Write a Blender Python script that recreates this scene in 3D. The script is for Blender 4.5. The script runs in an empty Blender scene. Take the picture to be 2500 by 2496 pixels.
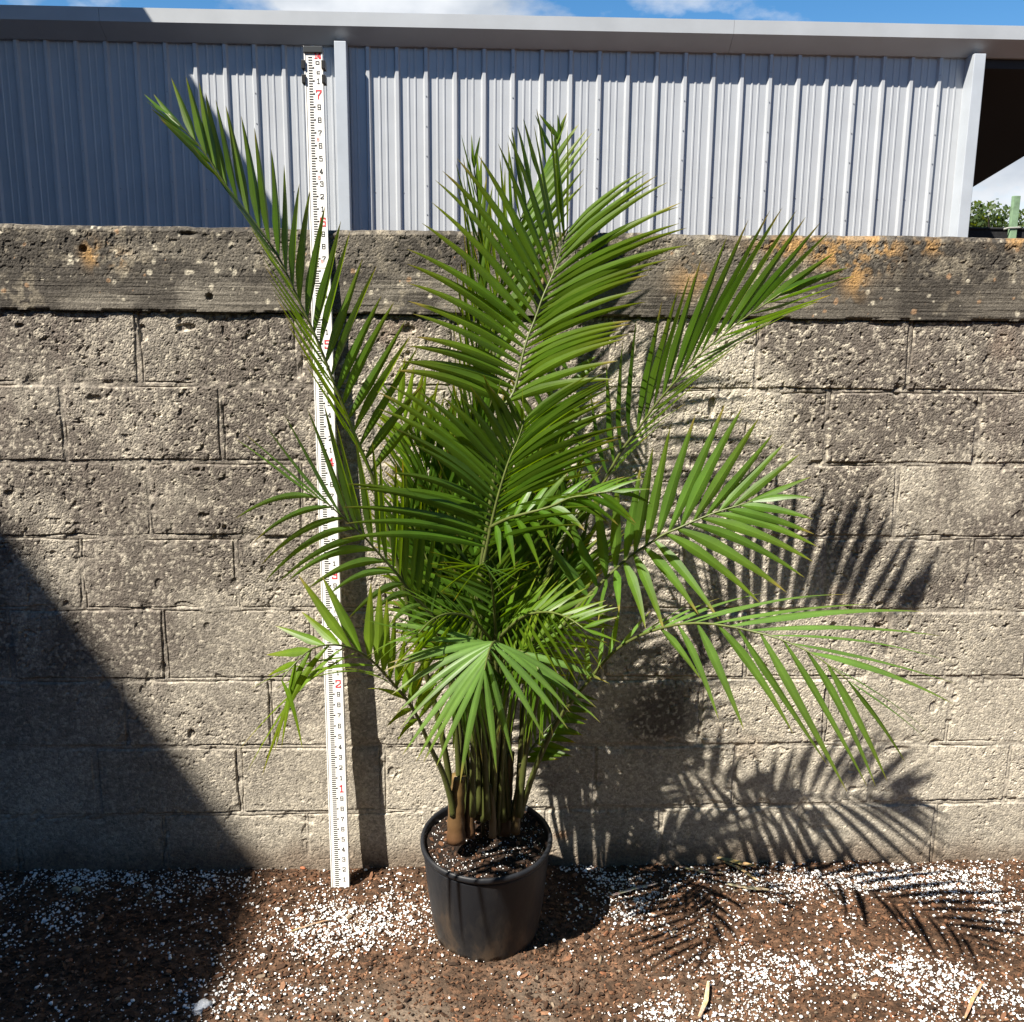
import bpy, bmesh, math, random
import numpy as np
from mathutils import Vector, Matrix

random.seed(7)
rng = np.random.default_rng(7)
S = bpy.context.scene
COL = S.collection
R = math.radians

# ------------------------------------------------------------------ camera
F_PX, IMG_W, IMG_H = 2300.0, 2500.0, 2496.0
CAM_Y, CAM_Z = -2.5168, 1.5803
PITCH, YAW, ROLL = 0.1970, 0.0356, 0.0093
_cp, _sp, _cy, _sy = math.cos(PITCH), math.sin(PITCH), math.cos(YAW), math.sin(YAW)
FWD = Vector((_sy * _cp, _cy * _cp, -_sp))
_r0 = Vector((_cy, -_sy, 0.0))
_u0 = _r0.cross(FWD)
RIGHT = math.cos(ROLL) * _r0 + math.sin(ROLL) * _u0
UP = -math.sin(ROLL) * _r0 + math.cos(ROLL) * _u0
EYE = Vector((0.0, CAM_Y, CAM_Z))
cam_data = bpy.data.cameras.new('camera')
cam = bpy.data.objects.new('camera', cam_data)
COL.objects.link(cam)
m = Matrix((RIGHT, UP, -FWD)).transposed().to_4x4()
m.translation = EYE
cam.matrix_world = m
cam_data.sensor_fit = 'HORIZONTAL'
cam_data.sensor_width = 36.0
cam_data.lens = 36.0 * F_PX / IMG_W
cam_data.clip_start = 0.05
cam_data.clip_end = 2000.0
S.camera = cam

# ------------------------------------------------------------------ sky, sun, exposure
SUN_DIR = Vector((1.25, 1.0, -1.94)).normalized()          # the way the light travels
SUN_EL = math.asin(-SUN_DIR.z)
SUN_AZ = math.atan2(-SUN_DIR.x, -SUN_DIR.y)
world = bpy.data.worlds.new('World')
S.world = world
world.use_nodes = True
wn, wl = world.node_tree.nodes, world.node_tree.links
wn.clear()
w_out = wn.new('ShaderNodeOutputWorld')
w_bg = wn.new('ShaderNodeBackground')
w_sky = wn.new('ShaderNodeTexSky')
w_sky.sky_type = 'NISHITA'
w_sky.sun_disc = False
w_sky.sun_elevation = SUN_EL
w_sky.sun_rotation = SUN_AZ
w_sky.air_density = 1.0
w_sky.dust_density = 0.1
w_sky.ozone_density = 2.0
w_bg.inputs['Strength'].default_value = 0.05
w_tc = wn.new('ShaderNodeTexCoord')
w_map = wn.new('ShaderNodeMapping')
w_map.inputs['Location'].default_value = (3.3, 2.4, -0.5)
w_map.inputs['Scale'].default_value = (1.0, 1.0, 1.9)
w_n = wn.new('ShaderNodeTexNoise')
w_n.inputs['Scale'].default_value = 3.4
w_n.inputs['Detail'].default_value = 9.0
w_n.inputs['Roughness'].default_value = 0.55
w_rmp = wn.new('ShaderNodeValToRGB')
w_rmp.color_ramp.elements[0].position = 0.49
w_rmp.color_ramp.elements[0].color = (0, 0, 0, 1)
w_rmp.color_ramp.elements[1].position = 0.585
w_rmp.color_ramp.elements[1].color = (1, 1, 1, 1)
w_n2 = wn.new('ShaderNodeTexNoise')
w_n2.inputs['Scale'].default_value = 9.0
w_n2.inputs['Detail'].default_value = 6.0
w_c = wn.new('ShaderNodeValToRGB')
w_c.color_ramp.elements[0].position = 0.3
w_c.color_ramp.elements[0].color = (4.2, 4.7, 5.4, 1)
w_c.color_ramp.elements[1].position = 0.7
w_c.color_ramp.elements[1].color = (8.4, 8.6, 8.9, 1)
w_mix = wn.new('ShaderNodeMix')
w_mix.data_type = 'RGBA'
wl.new(w_tc.outputs['Generated'], w_map.inputs['Vector'])
wl.new(w_map.outputs['Vector'], w_n.inputs['Vector'])
wl.new(w_map.outputs['Vector'], w_n2.inputs['Vector'])
w_sep = wn.new('ShaderNodeSeparateXYZ')
w_el = wn.new('ShaderNodeMapRange')                    # clouds bank up towards the horizon
w_el.inputs['From Min'].default_value = 0.15
w_el.inputs['From Max'].default_value = 0.65
w_el.inputs['To Min'].default_value = 0.075
w_el.inputs['To Max'].default_value = -0.22
w_add = wn.new('ShaderNodeMath'); w_add.operation = 'ADD'
wl.new(w_tc.outputs['Generated'], w_sep.inputs['Vector'])
wl.new(w_sep.outputs['Z'], w_el.inputs['Value'])
wl.new(w_n.outputs['Fac'], w_add.inputs[0]); wl.new(w_el.outputs['Result'], w_add.inputs[1])
wl.new(w_add.outputs['Value'], w_rmp.inputs['Fac'])
w_hs = wn.new('ShaderNodeHueSaturation')
w_hs.inputs['Saturation'].default_value = 1.35
w_hs.inputs['Value'].default_value = 1.15
wl.new(w_sky.outputs['Color'], w_hs.inputs['Color'])
wl.new(w_n2.outputs['Fac'], w_c.inputs['Fac'])
wl.new(w_rmp.outputs['Color'], w_mix.inputs['Factor'])
wl.new(w_hs.outputs['Color'], w_mix.inputs['A'])
wl.new(w_c.outputs['Color'], w_mix.inputs['B'])
wl.new(w_mix.outputs['Result'], w_bg.inputs['Color'])
wl.new(w_bg.outputs['Background'], w_out.inputs['Surface'])

sun_data = bpy.data.lights.new('sun', 'SUN')
sun_data.energy = 5.0
sun_data.angle = R(0.55)
sun_data.color = (1.0, 0.93, 0.82)
sun = bpy.data.objects.new('sun', sun_data)
sun.rotation_euler = SUN_DIR.to_track_quat('-Z', 'Y').to_euler()
sun.location = (-6, -6, 12)
COL.objects.link(sun)

S.view_settings.view_transform = 'Standard'
S.view_settings.look = 'None'
S.view_settings.exposure = 1.35
S.view_settings.gamma = 1.0
S.render.engine = 'CYCLES'

# ------------------------------------------------------------------ helpers
def at(px, py, y):
    """world point on the plane Y=y seen at a photo position (1932-wide picture)"""
    s = 2500.0 / 1932.0
    d = FWD + RIGHT * ((px * s - 1250.0) / F_PX) - UP * ((py * s - 1248.0) / F_PX)
    return EYE + d * ((y - CAM_Y) / d.y)

def atz(px, py, z):
    s = 2500.0 / 1932.0
    d = FWD + RIGHT * ((px * s - 1250.0) / F_PX) - UP * ((py * s - 1248.0) / F_PX)
    return EYE + d * ((z - CAM_Z) / d.z)

def tag(o, label=None, cat=None, group=None, kind=None):
    if label: o['label'] = label
    if cat: o['category'] = cat
    if group: o['group'] = group
    if kind: o['kind'] = kind
    return o

def empty(name, loc=(0, 0, 0), rot=(0, 0, 0)):
    o = bpy.data.objects.new(name, None)
    o.empty_display_size = 0.1
    o.location = loc
    o.rotation_euler = rot
    COL.objects.link(o)
    return o

def mesh_obj(name, verts, faces, mat=None, parent=None, smooth=False, cols=None, attr=None):
    me = bpy.data.meshes.new(name)
    me.from_pydata([tuple(v) for v in verts], [], faces)
    if cols is not None:
        a = me.color_attributes.new('Col', 'FLOAT_COLOR', 'POINT')
        c = np.ones((len(verts), 4), dtype=np.float32)
        c[:, :3] = np.asarray(cols, dtype=np.float32)
        a.data.foreach_set('color', c.ravel())
    if smooth:
        me.polygons.foreach_set('use_smooth', [True] * len(me.polygons))
    me.update()
    o = bpy.data.objects.new(name, me)
    COL.objects.link(o)
    if mat: me.materials.append(mat)
    if parent: o.parent = parent
    return o

class MB:
    """collects shapes that become ONE mesh"""
    def __init__(self):
        self.v, self.f = [], []
    def box(self, lo, hi, M=None):
        (x0, y0, z0), (x1, y1, z1) = lo, hi
        b = len(self.v)
        p = [(x0, y0, z0), (x1, y0, z0), (x1, y1, z0), (x0, y1, z0), (x0, y0, z1), (x1, y0, z1), (x1, y1, z1), (x0, y1, z1)]
        for q in p:
            q = Vector(q)
            self.v.append(M @ q if M else q)
        for f in ((0, 3, 2, 1), (4, 5, 6, 7), (0, 1, 5, 4), (1, 2, 6, 5), (2, 3, 7, 6), (3, 0, 4, 7)):
            self.f.append(tuple(b + i for i in f))
    def tube(self, pts, radii, n=8, caps=True):
        pts = [Vector(p) for p in pts]
        b = len(self.v)
        ref = None
        for i, p in enumerate(pts):
            t = (pts[min(i + 1, len(pts) - 1)] - pts[max(i - 1, 0)]).normalized()
            if ref is None:
                ref = t.orthogonal().normalized()
            ref = (ref - t * ref.dot(t)).normalized()
            w = t.cross(ref)
            for k in range(n):
                a = 2 * math.pi * k / n
                self.v.append(p + (ref * math.cos(a) + w * math.sin(a)) * radii[i])
        for i in range(len(pts) - 1):
            for k in range(n):
                k2 = (k + 1) % n
                self.f.append((b + i * n + k, b + i * n + k2, b + (i + 1) * n + k2, b + (i + 1) * n + k))
        if caps:
            self.f.append(tuple(b + k for k in reversed(range(n))))
            self.f.append(tuple(b + (len(pts) - 1) * n + k for k in range(n)))
    def prism(self, outline, z0, z1):
        """outline in x,y extruded along z"""
        b, n = len(self.v), len(outline)
        for z in (z0, z1):
            for x, y in outline: self.v.append(Vector((x, y, z)))
        for k in range(n):
            k2 = (k + 1) % n
            self.f.append((b + k, b + k2, b + n + k2, b + n + k))
        self.f.append(tuple(b + k for k in reversed(range(n))))
        self.f.append(tuple(b + n + k for k in range(n)))
    def build(self, name, mat=None, parent=None, smooth=False):
        return mesh_obj(name, self.v, self.f, mat, parent, smooth)

def bevel(o, w=0.004, seg=2):
    bm = bmesh.new(); bm.from_mesh(o.data)
    bmesh.ops.bevel(bm, geom=list(bm.edges), offset=w, segments=seg, affect='EDGES', profile=0.6)
    bm.to_mesh(o.data); bm.free()
    return o

# value noise / cellular noise on arrays
_P = rng.permutation(4096)
_RV = rng.random((4096, 4))
def _h(ix, iy, s):
    return _P[(ix + _P[(iy + _P[s & 4095]) & 4095]) & 4095]
def vnoise(x, y, s=0):
    ix, iy = np.floor(x).astype(np.int64), np.floor(y).astype(np.int64)
    fx, fy = x - ix, y - iy
    fx = fx * fx * (3 - 2 * fx); fy = fy * fy * (3 - 2 * fy)
    r = _RV[:, 0]
    a, b = r[_h(ix, iy, s)], r[_h(ix + 1, iy, s)]
    c, d = r[_h(ix, iy + 1, s)], r[_h(ix + 1, iy + 1, s)]
    return (a * (1 - fx) + b * fx) * (1 - fy) + (c * (1 - fx) + d * fx) * fy
def fbm(x, y, s=0, o=4, g=0.5):
    t, a, n = 0.0, 1.0, 0.0
    for i in range(o):
        t = t + a * vnoise(x * 2 ** i, y * 2 ** i, s + i * 17); n += a; a *= g
    return t / n
def worley(x, y, s=0):
    ix, iy = np.floor(x).astype(np.int64), np.floor(y).astype(np.int64)
    best = np.full(x.shape, 9.0); cid = np.zeros(x.shape, dtype=np.int64); sec = np.full(x.shape, 9.0)
    for dx in (-1, 0, 1):
        for dy in (-1, 0, 1):
            h = _h(ix + dx, iy + dy, s)
            d = (ix + dx + _RV[h, 1] - x) ** 2 + (iy + dy + _RV[h, 2] - y) ** 2
            w = d < best
            sec = np.where(w, best, np.minimum(sec, d))
            best = np.where(w, d, best); cid = np.where(w, h, cid)
    return np.sqrt(best), np.sqrt(sec), cid
def sstep(a, b, x):
    t = np.clip((x - a) / (b - a), 0, 1)
    return t * t * (3 - 2 * t)
def lerp(a, b, t):
    return a + (b - a) * t
def mixc(a, b, t):
    return a * (1 - t[..., None]) + np.asarray(b) * t[..., None]

def grid_mesh(name, P, cols, mat, parent=None, smooth=True):
    """P: (ny, nx, 3) points -> one sheet"""
    ny, nx = P.shape[:2]
    me = bpy.data.meshes.new(name)
    me.vertices.add(nx * ny)
    me.vertices.foreach_set('co', P.astype(np.float32).reshape(-1))
    idx = np.arange(nx * ny).reshape(ny, nx)
    q = np.stack([idx[:-1, :-1], idx[:-1, 1:], idx[1:, 1:], idx[1:, :-1]], -1).reshape(-1)
    nf = len(q) // 4
    me.loops.add(nf * 4); me.polygons.add(nf)
    me.loops.foreach_set('vertex_index', q.astype(np.int32))
    me.polygons.foreach_set('loop_start', np.arange(0, nf * 4, 4, dtype=np.int32))
    me.polygons.foreach_set('loop_total', np.full(nf, 4, dtype=np.int32))
    me.polygons.foreach_set('use_smooth', np.full(nf, smooth))
    me.update(calc_edges=True)
    a = me.color_attributes.new('Col', 'FLOAT_COLOR', 'POINT')
    c = np.ones((nx * ny, 4), dtype=np.float32)
    c[:, :3] = cols.reshape(-1, 3)
    a.data.foreach_set('color', c.ravel())
    o = bpy.data.objects.new(name, me)
    COL.objects.link(o)
    me.materials.append(mat)
    if parent: o.parent = parent
    return o

# ------------------------------------------------------------------ materials
def new_mat(name):
    mt = bpy.data.materials.new(name)
    mt.use_nodes = True
    nt = mt.node_tree
    b = nt.nodes['Principled BSDF']
    return mt, nt, b

def simple(name, col, rough=0.6, metal=0.0, spec=0.5, noise=0.0, nscale=8.0, bump=0.0, bscale=80.0):
    mt, nt, b = new_mat(name)
    b.inputs['Base Color'].default_value = (*col, 1)
    b.inputs['Roughness'].default_value = rough
    b.inputs['Metallic'].default_value = metal
    b.inputs['Specular IOR Level'].default_value = spec
    tc = nt.nodes.new('ShaderNodeTexCoord')
    if noise:
        n = nt.nodes.new('ShaderNodeTexNoise'); n.inputs['Scale'].default_value = nscale; n.inputs['Detail'].default_value = 6
        r = nt.nodes.new('ShaderNodeValToRGB')
        r.color_ramp.elements[0].position = 0.3; r.color_ramp.elements[1].position = 0.7
        r.color_ramp.elements[0].color = (*[c * (1 - noise) for c in col], 1)
        r.color_ramp.elements[1].color = (*[min(1, c * (1 + noise)) for c in col], 1)
        nt.links.new(tc.outputs['Object'], n.inputs['Vector'])
        nt.links.new(n.outputs['Fac'], r.inputs['Fac'])
        nt.links.new(r.outputs['Color'], b.inputs['Base Color'])
    if bump:
        n = nt.nodes.new('ShaderNodeTexNoise'); n.inputs['Scale'].default_value = bscale; n.inputs['Detail'].default_value = 5
        bp = nt.nodes.new('ShaderNodeBump'); bp.inputs['Strength'].default_value = 1.0; bp.inputs['Distance'].default_value = bump
        nt.links.new(tc.outputs['Object'], n.inputs['Vector'])
        nt.links.new(n.outputs['Fac'], bp.inputs['Height'])
        nt.links.new(bp.outputs['Normal'], b.inputs['Normal'])
    return mt

def attr_mat(name, rough=0.9, spec=0.3, fine=0.25, fscale=260.0, bump=0.0012, bscale=330.0, vor=False):
    """colour from the mesh's own attribute, broken up by fine grain and bump"""
    mt, nt, b = new_mat(name)
    b.inputs['Roughness'].default_value = rough
    b.inputs['Specular IOR Level'].default_value = spec
    a = nt.nodes.new('ShaderNodeVertexColor'); a.layer_name = 'Col'
    tc = nt.nodes.new('ShaderNodeTexCoord')
    n = nt.nodes.new('ShaderNodeTexNoise'); n.inputs['Scale'].default_value = fscale; n.inputs['Detail'].default_value = 4; n.inputs['Roughness'].default_value = 0.7
    mr = nt.nodes.new('ShaderNodeMapRange')
    mr.inputs['From Min'].default_value = 0.3; mr.inputs['From Max'].default_value = 0.7
    mr.inputs['To Min'].default_value = 1 - fine; mr.inputs['To Max'].default_value = 1 + fine
    mx = nt.nodes.new('ShaderNodeVectorMath'); mx.operation = 'SCALE'
    nt.links.new(tc.outputs['Object'], n.inputs['Vector'])
    nt.links.new(n.outputs['Fac'], mr.inputs['Value'])
    nt.links.new(a.outputs['Color'], mx.inputs[0]); nt.links.new(mr.outputs['Result'], mx.inputs['Scale'])
    nt.links.new(mx.outputs['Vector'], b.inputs['Base Color'])
    if bump:
        if vor:
            n2 = nt.nodes.new('ShaderNodeTexVoronoi'); n2.inputs['Scale'].default_value = bscale
            hout = n2.outputs['Distance']
        else:
            n2 = nt.nodes.new('ShaderNodeTexNoise'); n2.inputs['Scale'].default_value = bscale; n2.inputs['Detail'].default_value = 4
            hout = n2.outputs['Fac']
        bp = nt.nodes.new('ShaderNodeBump'); bp.inputs['Strength'].default_value = 1.0; bp.inputs['Distance'].default_value = bump
        bp.invert = vor
        nt.links.new(tc.outputs['Object'], n2.inputs['Vector'])
        nt.links.new(hout, bp.inputs['Height'])
        nt.links.new(bp.outputs['Normal'], b.inputs['Normal'])
    return mt

def leaf_mat(name, spec=0.42, rough=0.42, trans=0.40, hue=(3.0, 2.5, 0.2)):
    """blade colour comes from the mesh attribute; light also passes through it"""
    mt, nt, b = new_mat(name)
    b.inputs['Roughness'].default_value = rough
    b.inputs['Specular IOR Level'].default_value = spec
    a = nt.nodes.new('ShaderNodeVertexColor'); a.layer_name = 'Col'
    tl = nt.nodes.new('ShaderNodeBsdfTranslucent')
    mul = nt.nodes.new('ShaderNodeVectorMath'); mul.operation = 'MULTIPLY'
    mul.inputs[1].default_value = hue
    ms = nt.nodes.new('ShaderNodeMixShader'); ms.inputs['Fac'].default_value = trans
    out = nt.nodes['Material Output']
    nt.links.new(a.outputs['Color'], b.inputs['Base Color'])
    nt.links.new(a.outputs['Color'], mul.inputs[0])
    nt.links.new(mul.outputs['Vector'], tl.inputs['Color'])
    nt.links.new(b.outputs['BSDF'], ms.inputs[1]); nt.links.new(tl.outputs['BSDF'], ms.inputs[2])
    nt.links.new(ms.outputs['Shader'], out.inputs['Surface'])
    return mt

def speckle(mt, scale, lo, hi, dist):
    """aggregate: every stone its own tone, with the relief of the stones"""
    nt = mt.node_tree; b = nt.nodes['Principled BSDF']
    tc = nt.nodes.new('ShaderNodeTexCoord')
    nz = nt.nodes.new('ShaderNodeTexNoise'); nz.inputs['Scale'].default_value = scale * .6
    mxv = nt.nodes.new('ShaderNodeMix'); mxv.data_type = 'RGBA'; mxv.blend_type = 'LINEAR_LIGHT'; mxv.inputs['Factor'].default_value = 0.006
    v = nt.nodes.new('ShaderNodeTexVoronoi'); v.inputs['Scale'].default_value = scale
    sp = nt.nodes.new('ShaderNodeSeparateColor')
    rmp = nt.nodes.new('ShaderNodeMapRange'); rmp.inputs['To Min'].default_value = lo; rmp.inputs['To Max'].default_value = hi
    mul = nt.nodes.new('ShaderNodeVectorMath'); mul.operation = 'SCALE'
    src = b.inputs['Base Color'].links[0].from_socket
    nt.links.new(tc.outputs['Object'], nz.inputs['Vector']); nt.links.new(tc.outputs['Object'], mxv.inputs['A']); nt.links.new(nz.outputs['Color'], mxv.inputs['B'])
    nt.links.new(mxv.outputs['Result'], v.inputs['Vector'])
    nt.links.new(v.outputs['Color'], sp.inputs['Color']); nt.links.new(sp.outputs['Red'], rmp.inputs['Value'])
    nt.links.new(src, mul.inputs[0]); nt.links.new(rmp.outputs['Result'], mul.inputs['Scale']); nt.links.new(mul.outputs['Vector'], b.inputs['Base Color'])
    old = b.inputs['Normal'].links[0].from_node
    bp = nt.nodes.new('ShaderNodeBump'); bp.invert = True; bp.inputs['Distance'].default_value = dist; bp.inputs['Strength'].default_value = 1
    nt.links.new(v.outputs['Distance'], bp.inputs['Height']); nt.links.new(old.outputs['Normal'], bp.inputs['Normal']); nt.links.new(bp.outputs['Normal'], b.inputs['Normal'])
    return mt
M_BLOCK = speckle(attr_mat('rough_concrete_block', 0.95, 0.2, 0.25, 320, 0.0010, 420), 170, 0.72, 1.24, 0.0012)
M_CAP = speckle(attr_mat('weathered_cast_concrete', 0.95, 0.2, 0.3, 260, 0.0008, 340), 210, 0.75, 1.25, 0.0008)
M_GROUND = attr_mat('bark_mulch_ground', 0.95, 0.15, 0.45, 160, 0.004, 150)
M_CHIP = attr_mat('bark_chip', 0.9, 0.2, 0.3, 120, 0.0006, 400)
M_PERL = simple('perlite', (0.80, 0.79, 0.77), 0.85, spec=0.2)
M_LEAF = leaf_mat('palm_leaf')
M_RACH = attr_mat('palm_stalk', 0.45, 0.45, 0.12, 60, 0.0003, 200)
M_SIDING = simple('galvalume_siding', (0.40, 0.42, 0.445), 0.40, metal=0.12, spec=0.5, noise=0.05, nscale=3.0)
M_TRIM = simple('pale_metal_trim', (0.40, 0.435, 0.475), 0.42, metal=0.08, spec=0.5, noise=0.06, nscale=4.0)
M_FASCIA = simple('grey_gutter_metal', (0.36, 0.38, 0.40), 0.45, metal=0.08, noise=0.07, nscale=2.5)
M_BAY_SHADE = simple('shade_black_underside', (0.03, 0.03, 0.032), 0.8, spec=0.2)  # near-black: the open bay's shade is put into this colour
M_SCREW = simple('screw_head', (0.3, 0.31, 0.33), 0.4, metal=0.6)
M_ROD = simple('white_rod', (0.82, 0.81, 0.78), 0.4, spec=0.4, noise=0.03, nscale=20)
M_RODGREY = simple('rod_edge_grey', (0.42, 0.41, 0.40), 0.5)
M_INK = simple('black_ink', (0.015, 0.015, 0.017), 0.5)
M_REDINK = simple('red_ink', (0.62, 0.03, 0.05), 0.5)
M_PALERED = simple('faded_red_ink', (0.70, 0.33, 0.30), 0.5)
M_PALEGREY = simple('faded_grey_ink', (0.55, 0.54, 0.52), 0.5)
M_BLACKPL = simple('black_plastic', (0.012, 0.012, 0.013), 0.4)
M_SOIL = attr_mat('potting_soil', 0.95, 0.15, 0.4, 220, 0.003, 240)

# ------------------------------------------------------------------ ground: one sheet to the horizon
def ground_h(x, y):
    near = sstep(-0.30, 0.0, y) * (y < 0.3)
    lump = (fbm(x * 7, y * 7, 3, 4) - 0.5) * 0.022 + (fbm(x * 28, y * 28, 9, 3) - 0.5) * 0.012
    ridge = 0.018 * near * (0.6 + 0.8 * fbm(x * 4, y * 0 + 3.3, 21, 3))
    mound = 0.015 * np.exp(-(((x - 0.02) / 0.22) ** 2 + ((y + 0.22) / 0.16) ** 2))
    fade = np.exp(-np.maximum(np.abs(x) - 2.2, 0)) * np.exp(-np.maximum(-1.6 - y, 0)) 
    return (lump + ridge + mound) * fade - 0.006

def graded(lo, hi, step, far_lo, far_hi, n):
    core = np.arange(lo, hi + step * 0.5, step)
    a = lo - np.geomspace(step * 2, lo - far_lo, n)[::-1]
    b = hi + np.geomspace(step * 2, far_hi - hi, n)
    return np.concatenate([a, core, b])

gx = graded(-1.8, 2.0, 0.006, -400, 400, 40)
gy = graded(-1.15, 0.02, 0.006, -300, 700, 40)
GX, GY = np.meshgrid(gx, gy)
GZ = ground_h(GX, GY)
f1, f2, cid = worley(GX * 70, GY * 95, 5)
tone = _RV[cid, 3]
broad = fbm(GX * 3, GY * 3, 40, 4)
gcol = np.empty(GX.shape + (3,))
gcol[:] = (0.050, 0.030, 0.019)
gcol = mixc(gcol, (0.125, 0.070, 0.042), sstep(0.35, 0.9, tone))
gcol = mixc(gcol, (0.030, 0.020, 0.014), sstep(0.75, 0.9, fbm(GX * 60, GY * 60, 77, 2)))
# greyer, finer dirt in front of the pot
dust = np.exp(-(((GX - 0.05) / 0.42) ** 2 + ((GY + 0.66) / 0.17) ** 2))
gcol = mixc(gcol, (0.16, 0.13, 0.10), np.clip(dust * sstep(0.35, 0.65, broad) * 1.1, 0, 0.85))
gcol *= (0.75 + 0.5 * broad)[..., None]
GZ += np.where(np.abs(GX) < 2.2, (0.5 - f1) * 0.006, 0)
ground = grid_mesh('ground', np.stack([GX, GY, GZ], -1), gcol, M_GROUND, smooth=True)
tag(ground, 'brown bark mulch ground littered with white perlite in front of the block wall', kind='structure')

# ------------------------------------------------------------------ block wall
block_wall = empty('block_wall', (0, 0.1, 0))
tag(block_wall, 'weathered grey concrete block wall with a mould-darkened cap beam behind the palm', 'wall')
JZ = [(1.6037, -0.0021), (1.4114, -0.0025), (1.2093, 0.0009), (1.0039, 0.0002), (0.7981, -0.0035), (0.5949, -0.0010), (0.3923, -0.0016), (0.1924, 0.0083)]
VJ = [[-0.886, -0.473, -0.07, 0.335, 0.738, 1.149], [-1.093, -0.682, -0.276, 0.13, 0.538, 0.940, 1.355],
      [-0.884, -0.478, -0.07, 0.337, 0.742, 1.149], [-1.078, -0.66, -0.25, 0.155, 0.56, 0.965, 1.378],
      [-1.288, -0.868, -0.462, -0.056, 0.35, 0.757, 1.163], [-0.989, -0.585, -0.18, 0.23, 0.636, 1.0, 1.36],
      [-1.084, -0.68, -0.275, 0.0, 0.337, 0.745, 1.15], [-1.321, -0.906, -0.495, -0.09, 0.20, 0.535, 0.949, 1.354]]
for row in VJ:                                        # carry the bond on to both ends of the wall
    while row[0] > -6.4: row.insert(0, row[0] - 0.4064)
    while row[-1] < 6.4: row.append(row[-1] + 0.4064)

wx = np.concatenate([np.arange(-6.3, -1.46, 0.03), np.arange(-1.46, 1.76, 0.0028), np.arange(1.76, 6.3, 0.03)])
wz = np.arange(-0.06, 1.6037 + 0.012, 0.0028)
WX, WZ = np.meshgrid(wx, wz)
jz = np.stack([a + b * WX for a, b in JZ])            # joint heights over the sheet
row = (WZ[None] < jz).sum(0) - 1                      # -1 = above the top joint
row = np.clip(row, 0, 7)
zt = np.take_along_axis(jz, row[None], 0)[0]
zb = np.where(row < 7, np.take_along_axis(jz, np.minimum(row + 1, 7)[None], 0)[0], -0.012)
wob = (fbm(WX * 11, WZ * 11, 60, 3) - 0.5) * 0.010
wob2 = (fbm(WX * 11, WZ * 11, 66, 3) - 0.5) * 0.010
dzj = np.minimum(zt - WZ, WZ - zb) + wob
dxj = np.full(WX.shape, 9.0)
blk = np.zeros(WX.shape, dtype=np.int64)
xl = np.zeros(WX.shape); xr = np.zeros(WX.shape)
for k in range(8):
    e = np.array(VJ[k]); mk = row == k
    i = np.clip(np.searchsorted(e, WX[mk]), 1, len(e) - 1)
    dxj[mk] = np.minimum(WX[mk] - e[i - 1], e[i] - WX[mk])
    blk[mk] = k * 64 + i
    xl[mk] = e[i - 1]; xr[mk] = e[i]
dxj = dxj + wob2
jd = np.minimum(dzj, dxj)                             # distance to the nearest joint centre
rnd = _RV[(blk * 37 + 11) % 4096]
# coarse open face: pebbles in cells, pits between them
f1, f2, cid = worley(WX * 128 + 0.4 * fbm(WX * 40, WZ * 40, 3, 2), WZ * 128, 12)
g1, g2, cid2 = worley(WX * 70, WZ * 70, 15)
coarse = np.clip(0.35 + 0.65 * sstep(0.35, 0.62, fbm(WX * 2.3, WZ * 2.8, 31, 3) + 0.25 * (WZ - 0.8)), 0.25, 1)
face = np.clip((f2 - f1) * 1.3, 0, 0.75) * 0.0017 + np.clip((g2 - g1), 0, .5) * 0.0010
pits = sstep(0.66, 0.80, fbm(WX * 75, WZ * 75, 90, 3)) * 0.006 + sstep(0.84, 0.88, fbm(WX * 16, WZ * 16, 95, 2)) * 0.011
edge = sstep(0.0040, 0.0100, jd)
mort = 0.0050 * (fbm(WX * 30, WZ * 30, 44, 3) - 0.2)
tooled = np.exp(-((jd - 0.006) / 0.0018) ** 2) * 0.0045 * sstep(0.45, 0.62, fbm(WX * 7, WZ * 7, 47, 3))
hgt = edge * (0.0022 + coarse * (face - .8 * pits) + (rnd[..., 2] - 0.5) * 0.004 + (fbm(WX * 9, WZ * 9, 28, 3) - 0.5) * 0.004) + (1 - edge) * (mort - 0.001) - tooled
chip = sstep(0.60, 0.72, fbm(WX * 24, WZ * 24, 72, 3)) * sstep(0.03, 0.010, jd)
hgt -= chip * 0.004
gap = np.exp(-((zt - WZ - 0.001) / 0.0035) ** 2) * (row == 0) * (0.2 + 0.6 * sstep(0.35, 0.55, fbm(WX * 9, 0 * WZ, 81, 3)))
hgt -= gap * 0.009
# colour: cream aggregate, grey cement, brown-black mould in drifting patches
tone = _RV[cid, 3]
wcol = np.empty(WX.shape + (3,)); wcol[:] = (0.40, 0.365, 0.30)
wcol = mixc(wcol, (0.54, 0.485, 0.39), sstep(0.45, 1.0, tone) * (0.25 + 0.45 * coarse))
wcol = mixc(wcol, (0.27, 0.245, 0.21), sstep(0.45, 0.0, tone) * (0.25 + 0.5 * coarse))
wcol *= (0.90 + 0.20 * rnd[..., 1])[..., None]
damp = fbm(WX * 2.1 + 3, WZ * 2.6, 51, 4)
damp2 = fbm(WX * 6.5, WZ * 5.0, 57, 4)
side = sstep(0.5, -0.9, WX)                            # the left half of the wall is dirtier
high = sstep(0.15, 1.55, WZ)
grime = 0.10 + 0.44 * high * (0.40 + 0.60 * side) + 0.20 * side * sstep(.05, .5, WZ)
mould = np.clip(grime + 0.95 * sstep(0.45, 0.66, damp * 0.5 + damp2 * 0.5 + 0.08 * side) * (0.16 + 0.84 * high) - 0.16 * sstep(.5, .3, damp2), 0, 1)
def blob(px, py, rx, rz, s=1):
    p = at(px, py, 0)
    d = ((WX - p.x) / rx) ** 2 + ((WZ - p.z) / rz) ** 2
    return s * np.exp(-d ** 1.5) * (0.45 + 1.1 * damp2)
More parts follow.
